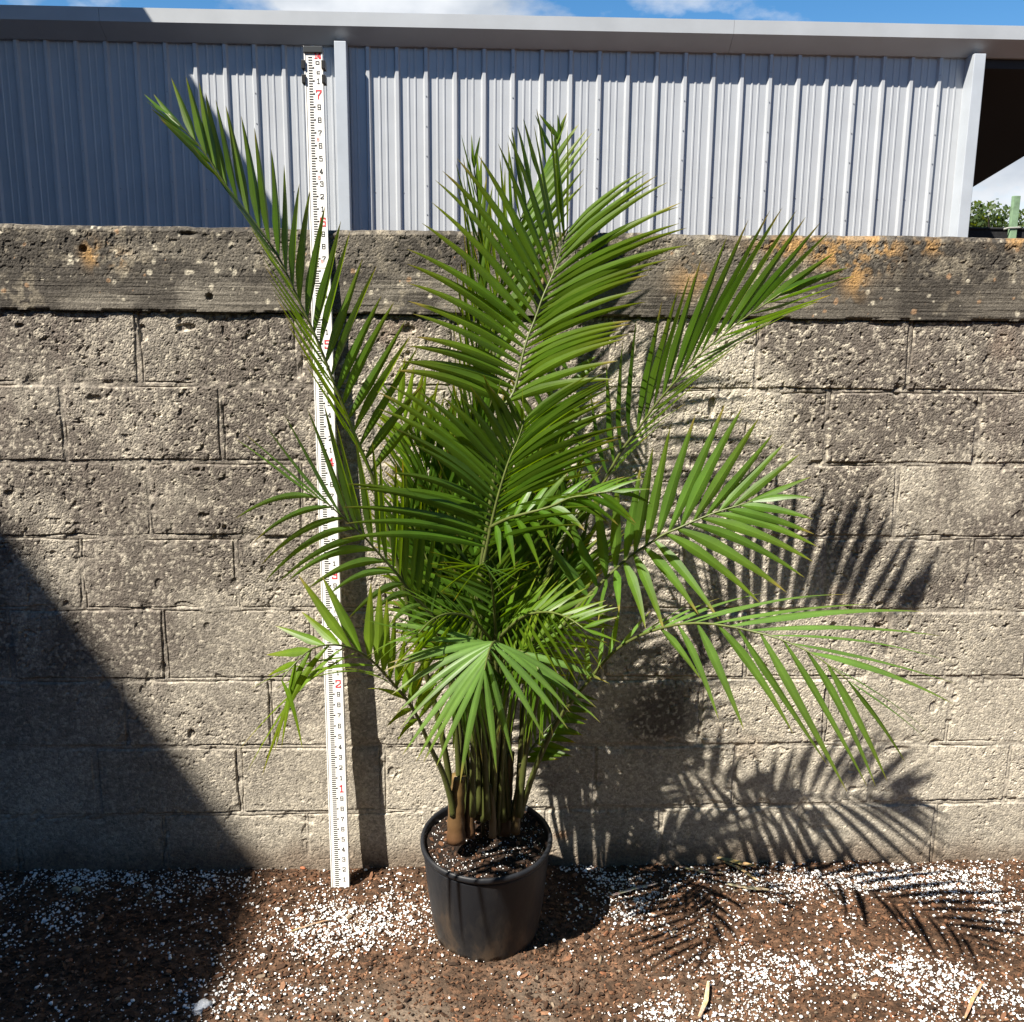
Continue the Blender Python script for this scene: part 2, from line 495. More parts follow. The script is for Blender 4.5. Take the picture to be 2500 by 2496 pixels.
for b in ((490, 650, .10, .11, 1.0), (500, 880, .16, .07, .7), (410, 1060, .16, .06, .8), (60, 880, .12, .08, .5), (200, 1210, .16, .09, .6),
          (1560, 650, .13, .10, .5), (1700, 690, .10, .09, .45), (1895, 660, .08, .12, .6), (1900, 800, .06, .07, .5), (1240, 1340, .10, .10, .95), (1260, 1240, .14, .05, .8), (1790, 1120, .08, .05, .5), (60, 640, .10, .05, .4), (1900, 1010, .10, .1, .3)):
    mould = np.clip(mould + blob(*b), 0, 1)
spare = sstep(0.72, 0.88, tone) * 0.62                # bright pebbles stay clean
wcol = mixc(wcol, (0.088, 0.074, 0.064), mould * (1 - spare) * 0.86)
drip = sstep(0.56, 0.75, fbm(WX * 26, WZ * 2.0, 63, 3)) * high * 0.5
wcol = mixc(wcol, (0.16, 0.135, 0.115), drip * (1 - spare))
mjoint = (1 - edge)
wcol = mixc(wcol, (0.29, 0.262, 0.22), np.clip(mjoint * 0.5 * (1 - .7 * mould), 0, 1))
rust = sstep(0.74, 0.82, fbm(WX * 5, WZ * 5, 110, 3))
wcol = mixc(wcol, (0.40, 0.25, 0.15), rust * 0.12)
p = at(1060, 1575, 0); wcol = mixc(wcol, (0.33, 0.15, 0.05), 0.7 * np.exp(-(((WX - p.x) / .022) ** 2 + ((WZ - p.z) / .014) ** 2)) * (damp2 > 0.3))
splash = sstep(0.10, 0.0, WZ - 0.05 * fbm(WX * 15, 0 * WZ, 14, 3))
wcol = mixc(wcol, (0.12, 0.085, 0.06), splash * 0.75)
body = grid_mesh('block_courses', np.stack([WX, -hgt - 0.1, WZ], -1), np.clip(wcol, 0.01, 0.9), M_BLOCK, block_wall, smooth=False)
mb = MB(); mb.box((-6.25, -0.085, -0.06), (6.25, 0.095, 1.600)); mb.build('wall_core', M_BLOCK, block_wall)

# cap beam: front sheet with board-marked grain, carried over its top edge
cz = np.concatenate([np.arange(1.6037 - 0.004, 1.808, 0.0028)])
CX, CZ_ = np.meshgrid(wx, cz)
u = (CZ_ - 1.6) / 0.208
topline = 1.8105 + 0.004 * np.clip(-(CX + 0.3), 0, 1.2) + (fbm(CX * 5, 0 * CX, 130, 3) - 0.5) * 0.006 + (fbm(CX * 40, 0 * CX, 133, 2) - 0.5) * 0.004
Zc = 1.6037 - 0.0021 * CX - 0.003 + u * (topline - 1.6007 + 0.0021 * CX)
grain = fbm(CX * 7 + 2 * fbm(CX * 3, CZ_ * 20, 139, 2), CZ_ * 260, 140, 3)
smoothband = sstep(0.85, 0.15, u + 0.45 * (fbm(CX * 3, CZ_ * 9, 143, 3) - 0.5))
f1, f2, cid = worley(CX * 120, CZ_ * 120, 150)
tone = _RV[cid, 3]
hc = 0.012 + (0.25 + .75 * smoothband) * (grain - 0.5) * 0.0026 + (1 - smoothband) * ((f2 - f1) * 0.0016 - sstep(0.62, 0.75, fbm(CX * 70, CZ_ * 70, 155, 3)) * 0.0028)
hc += (fbm(CX * 5, CZ_ * 6, 158, 3) - 0.5) * 0.003
hc -= sstep(0.06, 0.0, 1 - u) * 0.008 + sstep(0.03, 0.0, u) * 0.006 * sstep(.4, .65, fbm(CX * 24, 0 * CX, 159, 3))
for px, py in ((397, 560), (160, 470)):               # tie hole, small void
    q = at(px, py, 0); d = np.hypot(CX - q.x, Zc - q.z); hc -= 0.014 * sstep(0.0105, 0.007, d)
q = at(358, 442, 0); hc -= 0.012 * np.exp(-(((CX - q.x) / .02) ** 2 + ((Zc - q.z) / .005) ** 2))
ccol = np.empty(CX.shape + (3,)); ccol[:] = (0.115, 0.103, 0.085)
ccol = mixc(ccol, (0.22, 0.20, 0.165), smoothband * sstep(0.35, 0.7, fbm(CX * 2.5, CZ_ * 10, 161, 4)) * sstep(0.8, -0.6, CX))
ccol = mixc(ccol, (0.048, 0.043, 0.037), sstep(0.42, 0.62, fbm(CX * 6, CZ_ * 16, 165, 5) + .10 * (u - .5) + .05 * sstep(-.5, 1.2, CX)) * 0.85)
ccol = mixc(ccol, (0.075, 0.067, 0.057), (.2 + .8 * smoothband) * sstep(0.50, 0.68, grain) * 0.45)
ccol = mixc(ccol, (0.25, 0.22, 0.17), sstep(0.75, 1.0, tone) * (1 - smoothband) * 0.55)
ccol = mixc(ccol, (0.32, 0.28, 0.21), sstep(0.56, 0.68, fbm(CX * 11, CZ_ * 15, 168, 5)) * sstep(.45, .6, fbm(CX * 70, CZ_ * 70, 169, 2)) * 0.4)
# round pale lichens
l1, l2, lid = worley(CX * 34, Zc * 34, 171)
lic = sstep(0.22, 0.15, l1 / (0.2 + 1.2 * _RV[lid, 0] ** 1.6) + 0.16 * (fbm(CX * 130, Zc * 130, 180, 2) - .5)) * (_RV[lid, 3] > 0.55) * sstep(0.42, 0.56, fbm(CX * 5, CZ_ * 5, 174, 2) + 0.12 * (np.abs(u - .45) < .3))
lcol = np.where((_RV[lid, 1] > 0.8)[..., None], np.array((0.30, 0.19, 0.11)), np.array((0.46, 0.42, 0.33)))
ccol = ccol * (1 - lic[..., None] * 0.85) + lcol * lic[..., None] * 0.85
for px, py, rx, rz, s in ((175, 480, .022, .028, .75), (225, 490, .03, .02, .4), (1655, 470, .05, .045, .95), (1610, 520, .03, .05, .8), (1500, 465, .10, .02, .85), (1560, 480, .05, .03, .8), (1580, 470, .04, .04, .6), (1750, 465, .05, .02, .6), (1010, 520, .03, .03, .7), (1300, 530, .05, .04, .45), (1915, 455, .05, .02, .6)):
    q = at(px, py, 0)
    ochre = s * np.exp(-(((CX - q.x) / rx) ** 2 + ((Zc - q.z) / rz) ** 2)) * sstep(0.38, 0.55, 0.6 * fbm(CX * 22, CZ_ * 22, 177, 3) + .4 * fbm(CX * 90, CZ_ * 90, 178, 2))
    ccol = mixc(ccol, (0.36, 0.215, 0.085), np.clip(ochre * 1.25, 0, 0.9))
top_y = 0.205
front = np.stack([CX, -hc - 0.1, Zc], -1)
rows_t = []
for yy in (0.002, 0.02, 0.06, 0.12, 0.205):
    rows_t.append(np.stack([wx, np.full(wx.shape, yy - 0.1), topline[-1] + 0.002 * (yy > 0.01)], -1))
rows_t.append(np.stack([wx, np.full(wx.shape, 0.106), np.full(wx.shape, 1.6)], -1))
P = np.concatenate([front, np.stack(rows_t)])
cc = np.concatenate([ccol, np.repeat(ccol[-3:-2], 6, 0) * 0.9 + 0.03])
grid_mesh('cap_beam', P, np.clip(cc, 0.01, 0.9), M_CAP, block_wall, smooth=False)

# ------------------------------------------------------------------ metal shed behind the wall
YS = 8.15
shed = empty('metal_shed', (0, YS, 0))
tag(shed, 'long grey ribbed metal shed with an open bay, standing behind the block wall', 'shed')
def siding_profile(x0, x1, phase):
    """panel cross-section: big ribs a foot apart with two low stiffeners between"""
    pts = []
    k0 = math.floor((x0 - phase) / 0.3048) - 1
    for k in range(k0, k0 + int((x1 - x0) / 0.3048) + 4):
        b = phase + k * 0.3048
        for dx, h in ((-0.034, 0), (-0.016, .032), (0.016, .032), (0.034, 0), (0.104, 0), (0.110, .007), (0.124, .007), (0.130, 0), (0.174, 0), (0.180, .007), (0.194, .007), (0.200, 0)):
            if x0 <= b + dx <= x1: pts.append((b + dx, -h))
    return [(x0, 0)] + pts + [(x1, 0)]
def siding(name, x0, x1, phase):
    pr = siding_profile(x0, x1, phase)
    v, f = [], []
    zs = (0.0, 4.56)
    for z in zs:
        for x, y in pr: v.append((x, y, z))
    n = len(pr)
    for i in range(n - 1): f.append((i, i + 1, n + i + 1, n + i))
    o = mesh_obj(name, v, f, M_SIDING, shed)
    # fastener heads belong to the sheet
    mb = MB()
    k = 0
    xx = phase + math.ceil((x0 - phase) / 0.3048) * 0.3048
    while xx < x1 - 0.03:
        zl = [2.95] if k % 3 else [2.72, 3.02, 3.32, 3.62, 3.92, 4.22]
        for z in zl:
            dx = 0.05 if k % 3 else 0.0
            yy = -0.0 if k % 3 else -0.032
            mb.tube([(xx + dx, yy + .001, z), (xx + dx, yy - .006, z)], [0.008, 0.006], 6)
        xx += 0.3048; k += 1
    s = mb.build('fastener', M_SCREW, o)
    s['kind'] = 'stuff'
    return o
siding('wall_siding', -9.0, -1.502, -2.965)
siding('wall_siding', -1.498, 5.25, 0.652)
for x in (-1.498, 5.19):
    mb = MB(); mb.box((x, -0.2, 0), (x + 0.122, -0.004 if x > 0 else -0.034, 4.40)); bevel(mb.build('corner_post', M_TRIM, shed), 0.006)
# eave: gutter box with a lit front and an underside raked back to the wall
def eave(x0, x1):
    mb = MB()
    prof = [(-0.225, 4.535), (-0.225, 4.668), (-0.205, 4.672), (-0.205, 4.66), (0.0, 4.70), (0.0, 4.40), (-0.045, 4.40)]
    b = len(mb.v)
    for x in (x0, x1):
        for y, z in prof: mb.v.append(Vector((x, y, z)))
    n = len(prof)
    for k in range(n):
        k2 = (k + 1) % n
        mb.f.append((k, n + k, n + k2, k2))
    mb.f.append(tuple(range(n))); mb.f.append(tuple(range(2 * n - 1, n - 1, -1)))
    return mb.build('gutter', M_FASCIA, shed)
for a, b in ((-9.0, -3.85), (-3.847, 2.62), (2.623, 7.4)): eave(a, b)
# roof sheet falling away to the rear, over the open bay's underside, coloured near-black for its shade
def slab(lo_hi_front, lo_hi_rear, x0, x1, y0, y1):
    mb = MB()
    (a, b), (c, d) = lo_hi_front, lo_hi_rear
    mb.v += [Vector(q) for q in ((x0, y0, a), (x1, y0, a), (x1, y1, c), (x0, y1, c), (x0, y0, b), (x1, y0, b), (x1, y1, d), (x0, y1, d))]
    mb.f += [(3, 2, 1, 0), (4, 5, 6, 7), (0, 1, 5, 4), (1, 2, 6, 5), (2, 3, 7, 6), (3, 0, 4, 7)]
    return mb
slab((4.66, 4.70), (3.46, 3.50), -9.0, 7.4, 0.002, 7.06).build('roof', M_FASCIA, shed)
slab((4.305, 4.655), (3.10, 3.455), 5.33, 7.385, 0.003, 7.04).build('roof_underside', M_BAY_SHADE, shed)
mb = MB(); mb.box((-9.0, 6.9, 0), (5.1, 6.95, 3.40)); mb.build('rear_wall', M_SIDING, shed)
mb = MB(); mb.box((5.06, 0.05, 0), (5.10, 6.89, 3.41)); mb.build('bay_side_wall', M_SIDING, shed)

# tall building out to the left whose eave throws the slanting shade
bl = empty('metal_building', (-5.6, 0, 0))
tag(bl, 'tall pale metal building beside the yard, left of the view, throwing the slanting shade', 'building')
mb = MB(); mb.box((-7.0, -11.0, 0), (-0.28, 6.9, 7.4)); mb.build('wall', M_SIDING, bl)
mb = MB()
mb.v += [Vector(q) for q in ((-0.30, -11.2, 7.33), (-0.02, -11.2, 7.33), (0.362, 7.05, 7.33), (-0.27, 7.05, 7.33), (-0.30, -11.2, 7.5), (0.01, -11.2, 7.5), (0.392, 7.05, 7.5), (-0.27, 7.05, 7.5))]
mb.f += [(3, 2, 1, 0), (4, 5, 6, 7), (0, 1, 5, 4), (1, 2, 6, 5), (2, 3, 7, 6), (3, 0, 4, 7)]
mb.build('roof_eave', M_FASCIA, bl)

# unseen leafy screen added behind the camera to cut sky fill
sky_blocker = empty('sky_blocker', (3.0, -9.5, 0))
tag(sky_blocker, 'tall leafy screen added unseen behind the viewpoint to deepen the shadows', 'sky_blocker')
hv, hf, hcol = [], [], []
hr = np.random.default_rng(77)
for i in range(9000):
    fx = hr.uniform(-7.5, 11); fz = hr.uniform(0, 7.2)
    q = Vector((fx, hr.normal(0, .25) + .9, fz + .4 * math.sin(fx * 2.1)))
    nn = Vector(hr.normal(0, 1, 3)).normalized(); a1 = nn.orthogonal().normalized(); a2 = nn.cross(a1); z_ = hr.uniform(.12, .24)
    k = len(hv); hv += [q - a1 * z_, q - a2 * z_ * .5, q + a1 * z_, q + a2 * z_ * .5]; hf.append((k, k + 1, k + 2, k + 3))
    g = hr.uniform(.7, 1.2); hcol += [(.045 * g, .08 * g, .025 * g)] * 4
mesh_obj('foliage', hv, hf, M_LEAF, sky_blocker, cols=hcol)
mb = MB(); mb.box((-7.5, -.9, 0), (11, .7, 6.9)); bevel(mb.build('blocker_core', simple('blocker_green', (.03, .045, .02), .9), sky_blocker), .3, 3)

# ------------------------------------------------------------------ screen fence and trees past the shed
fence = empty('screen_fence', (11.2, 12.6, 0))
tag(fence, 'black mesh screen fence with a thin top rail past the open bay', 'fence')
FZ = at(1880, 432, 12.6).z
m_mesh = simple('black_mesh', (0.018, 0.018, 0.02), 0.85, spec=0.2, noise=0.3, nscale=30)
mb = MB(); mb.box((-3.9, -0.01, 0), (6, 0.01, FZ)); mb.build('mesh_screen', m_mesh, fence)
mb = MB(); mb.tube([(-3.9, -0.012, FZ), (6, -0.012, FZ)], [0.02, 0.02], 8); mb.build('top_rail', m_mesh, fence)
px0 = at(1912, 420, 12.5)
post = empty('timber_post', (px0.x, 12.5, 0))
tag(post, 'green painted timber post rising above the black mesh fence', 'post')
m_green = simple('green_painted_wood', (0.16, 0.25, 0.15), 0.7, noise=0.25, nscale=12)
mb = MB(); mb.box((-0.055, -0.035, 0), (0.055, 0.035, at(1912, 370, 12.5).z)); bevel(mb.build('post_shaft', m_green, post), 0.008)
mb = MB(); mb.tube([(-0.16, -0.03, FZ - 0.02), (-0.1, -0.04, FZ), (0.1, -0.04, FZ + 0.01)], [0.014, 0.014, 0.012], 6); mb.build('cross_tie', simple('grey_tie', (0.3, 0.3, 0.28), 0.7), post)

def tree(label, base, height, spread, seed, n=5200):
    rs = np.random.default_rng(seed)
    t = empty('tree', base)
    tag(t, label, 'tree', 'broad trees beyond the screen fence')
    mb = MB()
    mb.tube([(0, 0, 0), (0.1, 0, height * .25), (-0.05, 0.1, height * .5)], [0.32, 0.24, 0.16], 9)
    for k in range(7):
        a = k * 0.9 + rs.random()
        e = Vector((math.cos(a) * spread * .7, math.sin(a) * spread * .7, height * (0.6 + 0.3 * rs.random())))
        s0 = Vector((0, 0.03, height * (0.3 + .2 * rs.random())))
        mb.tube([s0, s0.lerp(e, .5) + Vector((0, 0, .4)), e], [0.12, 0.07, 0.02], 6)
    mb.build('trunk', simple('grey_bark', (0.12, 0.10, 0.08), 0.9, noise=.3), t)
    v, f, c = [], [], []
    cl = [(rs.normal(0, .42, 2) * spread, height * (0.45 + 0.5 * rs.random()), spread * (0.18 + .2 * rs.random())) for _ in range(34)]
    for i in range(n):
        (cx, cy), czz, r = cl[i % len(cl)]
        d = rs.normal(0, 1, 3); d /= np.linalg.norm(d)
        q = np.array((cx, cy, czz)) + d * r * (0.6 + .4 * rs.random()) * np.array((1, 1, .75))
        sz = 0.07 + 0.09 * rs.random()
        nrm = Vector(d + rs.normal(0, .6, 3)).normalized()
        a1 = nrm.orthogonal().normalized(); a2 = nrm.cross(a1)
        b = len(v); q = Vector(q)
        v += [q - a1 * sz, q - a2 * sz * .5, q + a1 * sz, q + a2 * sz * .5]
        f.append((b, b + 1, b + 2, b + 3))
        g = 0.75 + .6 * rs.random()
        c += [(0.055 * g, 0.085 * g, 0.028 * g)] * 4
    mesh_obj('crown', v, f, M_LEAF, t, cols=c)
    return t
q = at(1885, 384, 38); tree('taller rounded tree between the shed corner post and the green fence post', (q.x, 38, 0), q.z, 2.6, 5)
q = at(1835, 396, 40); tree('lower tree half hidden behind the shed corner post', (q.x - .4, 40, 0), q.z, 1.9, 6, 3600)
q = at(1945, 392, 36); tree('tree at the right edge behind the green fence post', (q.x + .5, 36, 0), q.z, 1.6, 8, 3000)

# ------------------------------------------------------------------ measuring rod leaning on the wall
FT = 0.3048
rod = empty('measuring_rod', (-0.391, -0.0907, 0.0))
tag(rod, 'tall white graduated measuring rod with red foot numerals leaning on the block wall', 'measuring rod')
dr = Vector((-0.0091, math.sin(0.037), math.cos(0.037))).normalized()
rx = (Vector((1, 0, 0)) - dr * dr.x).normalized()
ry = dr.cross(rx)                                     # away from the camera
rod.matrix_world = Matrix((rx, ry, dr)).transposed().to_4x4()
rod.location = (-0.391, -0.0907, 0.0)
W_LO, W_HI, SPLIT = 0.0505, 0.0450, 5.62 * FT
def rw(z): return W_LO if z < SPLIT else W_HI
def rail(name, z0, z1, w, y0, y1, parent):
    mb = MB()
    mb.box((-w / 2 + .003, y0, z0), (w / 2 - .003, y1, z1))
    o = bevel(mb.build(name, M_ROD, parent), 0.0012)
    mb = MB()
    for s in (-1, 1):
        mb.box((s * w / 2 - .0028 if s > 0 else -w / 2, y0 - .0012, z0 + .001), (w / 2 if s > 0 else -w / 2 + .0028, y1 + .001, z1 - .001))
    mb.build('edge_rail', M_ROD, o)
    return o
rail('lower_section', 0.006, SPLIT, W_LO, 0.0, 0.021, rod)
rail('upper_section', SPLIT + 0.002, 7.33 * FT, W_HI, 0.002, 0.020, rod)
mb = MB(); mb.box((-W_LO / 2 + .004, 0.001, -0.002), (W_LO / 2 - .004, 0.020, 0.0075)); mb.build('foot', M_BLACKPL, rod)
mb = MB(); mb.box((-W_HI / 2 - .001, -0.002, 7.315 * FT), (W_HI / 2 + .001, 0.023, 7.365 * FT)); bevel(mb.build('top_cap', simple('smoky_plastic', (0.045, 0.05, 0.055), 0.3), rod), .0015)
for z in (7.225, 7.115):
    for s in (-1, 1):
        mb = MB(); x = s * (W_HI / 2 + 0.002)
        mb.box((x - .0045, -0.003, z * FT - .010), (x + .0045, 0.024, z * FT + .010)); bevel(mb.build('clip', M_BLACKPL, rod), .001)
GLY = {'0': [[(0, 0), (.6, 0), (.6, 1), (0, 1), (0, 0)]], '1': [[(.1, .84), (.32, 1), (.32, 0)], [(.12, 0), (.52, 0)]],
       '2': [[(0, .78), (0, 1), (.6, 1), (.6, .56), (0, .14), (0, 0), (.6, 0), (.6, .16)]],
       '3': [[(0, .82), (0, 1), (.6, 1), (.6, 0), (0, 0), (0, .18)], [(.2, .53), (.6, .53)]],
       '4': [[(.42, 0), (.42, 1), (0, .34), (0, .28), (.62, .28)], [(.26, 0), (.58, 0)]],
       '5': [[(.58, 1), (.02, 1), (.02, .58), (.6, .58), (.6, 0), (0, 0), (0, .16)]],
       '6': [[(.6, .82), (.6, 1), (0, 1), (0, 0), (.6, 0), (.6, .54), (0, .54)]],
       '7': [[(0, .84), (0, 1), (.6, 1), (.6, .84), (.24, .38), (.24, 0)]],
       '8': [[(0, 0), (.6, 0), (.6, 1), (0, 1), (0, 0)], [(0, .52), (.6, .52)]],
       '9': [[(0, .18), (0, 0), (.6, 0), (.6, 1), (0, 1), (0, .46), (.6, .46)]],
       'u': [[(0, .5), (0, 0), (.6, 0), (.6, .5)], [(0, .5), (.6, .5)]], 'c': [[(.6, 1), (.05, 1), (.05, .62), (.6, .62)]]}
def stroke(mb, a, b, t, y):
    a, b = Vector((a[0], 0, a[1])), Vector((b[0], 0, b[1]))
    d = (b - a).normalized(); n = Vector((-d.z, 0, d.x)) * t / 2
    a = a - d * t / 2; b = b + d * t / 2
    i = len(mb.v)
    for yy in (y, y - 0.0004):
        for q in (a - n, b - n, b + n, a + n): mb.v.append(q + Vector((0, yy, 0)))
    mb.f += [(i, i + 1, i + 2, i + 3), (i + 7, i + 6, i + 5, i + 4), (i, i + 4, i + 5, i + 1), (i + 1, i + 5, i + 6, i + 2), (i + 2, i + 6, i + 7, i + 3), (i + 3, i + 7, i + 4, i)]
_lift = [0]
def glyph(mb, ch, xc, zc, h, t, y):
    for line in GLY[ch]:
        pts = [(xc + (u - .3) * h, zc + (w - .5) * h) for u, w in line]
        for a, b in zip(pts, pts[1:]):
            _lift[0] = (_lift[0] + 1) % 5
            stroke(mb, a, b, t, y - 0.00003 * _lift[0])
def front_y(z): return -0.0002 if z < SPLIT else 0.0018
mb = MB()
n = 1
while n * 0.02 < 7.30:
    v = n * 0.02; z = v * FT
    if abs(z - SPLIT) > 0.006:
        w = rw(z); tenth = n % 5 == 0
        x0 = -w * .27; x1 = x0 + w * (.30 if tenth else .21)
        stroke(mb, (x0 + .0012, z), (x1 - .0012, z), 0.0024, front_y(z))
        if tenth: stroke(mb, (x1 - .0035, z + .0008), (x1 - .0005, z + .0014), 0.0016, front_y(z) - .00015)
    n += 1
mb.build('graduation_marks', M_INK, rod)['kind'] = 'stuff'
def numeral(ch, xc, zc, h, t, mat, dy=0.0):
    g_ = MB(); glyph(g_, ch, xc, zc, h, t, front_y(zc) - dy)
    g_.build('numeral', mat, rod)
for k in range(1, 72):
    z = k * 0.1 * FT; w = rw(z)
    if abs(z - SPLIT) < 0.012: continue
    if k % 10: numeral(str(k % 10), w * .24, z, 0.0112, 0.00150, M_INK)
    else: numeral(str(k // 10), w * .24, z - 0.001, 0.0190, 0.0028, M_REDINK)
z = 7.295 * FT; numeral('1', W_HI * .14, z, .013, .0022, M_REDINK); numeral('4', W_HI * .33, z, .013, .0022, M_REDINK)
numeral('u', W_HI * .22, 7.25 * FT, 0.0125, 0.0016, M_INK); numeral('c', W_HI * .25, 7.152 * FT, 0.0125, 0.0016, M_INK)
for v, ch in ((6.65, '6'), (6.35, '6'), (5.68, '5')): numeral(ch, rw(v * FT) * .12, v * FT, 0.007, .0011, M_PALERED)
numeral('2', W_LO * .16, 2.67 * FT, 0.006, .001, M_PALEGREY)

# ------------------------------------------------------------------ nursery pot
TILT = R(7.0)
pot = empty('nursery_pot', (0.022, -0.262, -0.004), (TILT, 0, R(-2)))
tag(pot, 'black plastic nursery pot of dark soil holding the palm', 'plant pot')
m_pot, nt, b = new_mat('scuffed_black_plastic')
b.inputs['Roughness'].default_value = 0.5; b.inputs['Specular IOR Level'].default_value = 0.3
tc = nt.nodes.new('ShaderNodeTexCoord')
n1 = nt.nodes.new('ShaderNodeTexNoise'); n1.inputs['Scale'].default_value = 14; n1.inputs['Detail'].default_value = 8; n1.inputs['Roughness'].default_value = .65
mp_ = nt.nodes.new('ShaderNodeMapping'); mp_.inputs['Scale'].default_value = (1, 1, .45)
sx = nt.nodes.new('ShaderNodeSeparateXYZ')
mr1 = nt.nodes.new('ShaderNodeMapRange'); mr1.inputs['From Min'].default_value = 0.20; mr1.inputs['From Max'].default_value = 0.0; mr1.inputs['To Min'].default_value = -0.10; mr1.inputs['To Max'].default_value = 0.28
ad = nt.nodes.new('ShaderNodeMath'); ad.operation = 'ADD'
rp = nt.nodes.new('ShaderNodeValToRGB')
rp.color_ramp.elements[0].position = 0.45; rp.color_ramp.elements[0].color = (0.012, 0.0135, 0.017, 1)
rp.color_ramp.elements[1].position = 0.95; rp.color_ramp.elements[1].color = (0.13, 0.09, 0.058, 1)
e = rp.color_ramp.elements.new(0.62); e.color = (0.026, 0.025, 0.025, 1)
nt.links.new(tc.outputs['Object'], mp_.inputs['Vector']); nt.links.new(mp_.outputs['Vector'], n1.inputs['Vector'])
nt.links.new(tc.outputs['Object'], sx.inputs['Vector']); nt.links.new(sx.outputs['Z'], mr1.inputs['Value'])
nt.links.new(n1.outputs['Fac'], ad.inputs[0]); nt.links.new(mr1.outputs['Result'], ad.inputs[1])
nt.links.new(ad.outputs['Value'], rp.inputs['Fac']); nt.links.new(rp.outputs['Color'], b.inputs['Base Color'])
n2 = nt.nodes.new('ShaderNodeTexNoise'); n2.inputs['Scale'].default_value = 45; n2.inputs['Detail'].default_value = 5
bp = nt.nodes.new('ShaderNodeBump'); bp.inputs['Distance'].default_value = 0.0015; bp.inputs['Strength'].default_value = .7
nt.links.new(mp_.outputs['Vector'], n2.inputs['Vector']); nt.links.new(n2.outputs['Fac'], bp.inputs['Height']); nt.links.new(bp.outputs['Normal'], b.inputs['Normal'])
RT, RB, PH = 0.166, 0.140, 0.292
def lathe(prof, n=96, wob=None):
    v, f = [], []
    for i, (r, z) in enumerate(prof):
        for k in range(n):
            a = 2 * math.pi * k / n
            rr = r * (1 + (wob(a, z) if wob else 0))
            v.append((rr * math.cos(a), rr * math.sin(a), z))
    for i in range(len(prof) - 1):
        for k in range(n):
            k2 = (k + 1) % n
            f.append((i * n + k, i * n + k2, (i + 1) * n + k2, (i + 1) * n + k))
    return v, f
def pw(a, z):
    return 0.006 * math.sin(2 * a + .7) + 0.003 * math.sin(3 * a + 9 * z) + 0.0022 * math.sin(7 * a + 25 * z)
v, f = lathe([(RB - .02, 0.004), (RB - .012, 0.0), (RB - .004, 0.002), (RB - .001, 0.012), (RB, 0.03), (lerp(RB, RT, .3), .09), (lerp(RB, RT, .6), .175), (RT - .003, PH - .03), (RT - .003, PH - .02), (RT - .007, PH - .02), (RT - .012, PH - .06)], 120, pw)
for i, q in enumerate(v):                             # scalloped drain openings round the foot
    if q[2] < 0.003:
        a = math.atan2(q[1], q[0])
        if math.sin(a * 22) > 0.1: v[i] = (q[0] * .93, q[1] * .93, q[2] + 0.013)
body = mesh_obj('pot_body', v, f, m_pot, pot, smooth=True)
prof = [(RT - .002 + .006 * math.cos(t), PH - .010 + .0085 * math.sin(t)) for t in np.linspace(-math.pi * .75, math.pi * 1.0, 12)] + [(RT - .0125, PH - .03)]
v, f = lathe(prof, 120, pw); mesh_obj('rim', v, f, m_pot, pot, smooth=True)
def soil_h(x, y):
    return PH - .019 + 0.010 * (fbm(np.asarray(x) * 18, np.asarray(y) * 18, 200, 4) - .5) * 2 + 0.012 * np.exp(-(np.asarray(x) ** 2 + np.asarray(y) ** 2) / .006)
rr = np.linspace(0, RT - .006, 46); aa = np.linspace(0, 2 * np.pi, 150)
A_, R_ = np.meshgrid(aa, rr); SX, SY = R_ * np.cos(A_), R_ * np.sin(A_)
SZ = soil_h(SX, SY) + 0.004 * (fbm(SX * 90, SY * 90, 207, 2) - .5)
_, _, cid = worley(SX * 120, SY * 120, 210)
sc = np.empty(SX.shape + (3,)); sc[:] = (0.014, 0.010, 0.008); sc = mixc(sc, (0.05, 0.028, 0.018), sstep(.6, 1, _RV[cid, 3]))
grid_mesh('potting_soil', np.stack([SX, SY, SZ], -1), sc, M_SOIL, pot)

# loose bits scattered as single meshes
ICO_V, ICO_F = [], []
_bm = bmesh.new(); bmesh.ops.create_icosphere(_bm, subdivisions=1, radius=1.0)
ICO_V = np.array([q.co[:] for q in _bm.verts]); ICO_F = np.array([[q.index for q in ff.verts] for ff in _bm.faces]); _bm.free()
def scatter(name, pts, sizes, mat, parent=None, flat=0.75, seed=1, colfn=None):
    rs = np.random.default_rng(seed)
    n = len(pts)
    base = ICO_V[None] * (1 + 0.28 * rs.normal(0, 1, (n, len(ICO_V), 1)).clip(-1.4, 1.4))
    st = rs.uniform(.7, 1.35, (n, 1, 3)); st[:, :, 2] *= flat
    ang = rs.uniform(0, 6.283, n); ca, sa = np.cos(ang)[:, None], np.sin(ang)[:, None]
    V = base * st
    X = V[..., 0] * ca - V[..., 1] * sa; Y = V[..., 0] * sa + V[..., 1] * ca
    V = np.stack([X, Y, V[..., 2]], -1) * np.asarray(sizes)[:, None, None] + np.asarray(pts)[:, None, :]
    Fx = (ICO_F[None] + (np.arange(n) * len(ICO_V))[:, None, None]).reshape(-1)
    me = bpy.data.meshes.new(name)
    me.vertices.add(n * len(ICO_V)); me.vertices.foreach_set('co', V.astype(np.float32).ravel())
    nf = len(Fx) // 3
    me.loops.add(nf * 3); me.polygons.add(nf)
    me.loops.foreach_set('vertex_index', Fx.astype(np.int32))
    me.polygons.foreach_set('loop_start', np.arange(0, nf * 3, 3, dtype=np.int32)); me.polygons.foreach_set('loop_total', np.full(nf, 3, dtype=np.int32))
    me.update(calc_edges=True)
    o = bpy.data.objects.new(name, me); COL.objects.link(o); me.materials.append(mat)
    if parent: o.parent = parent
    o['kind'] = 'stuff'
    return o
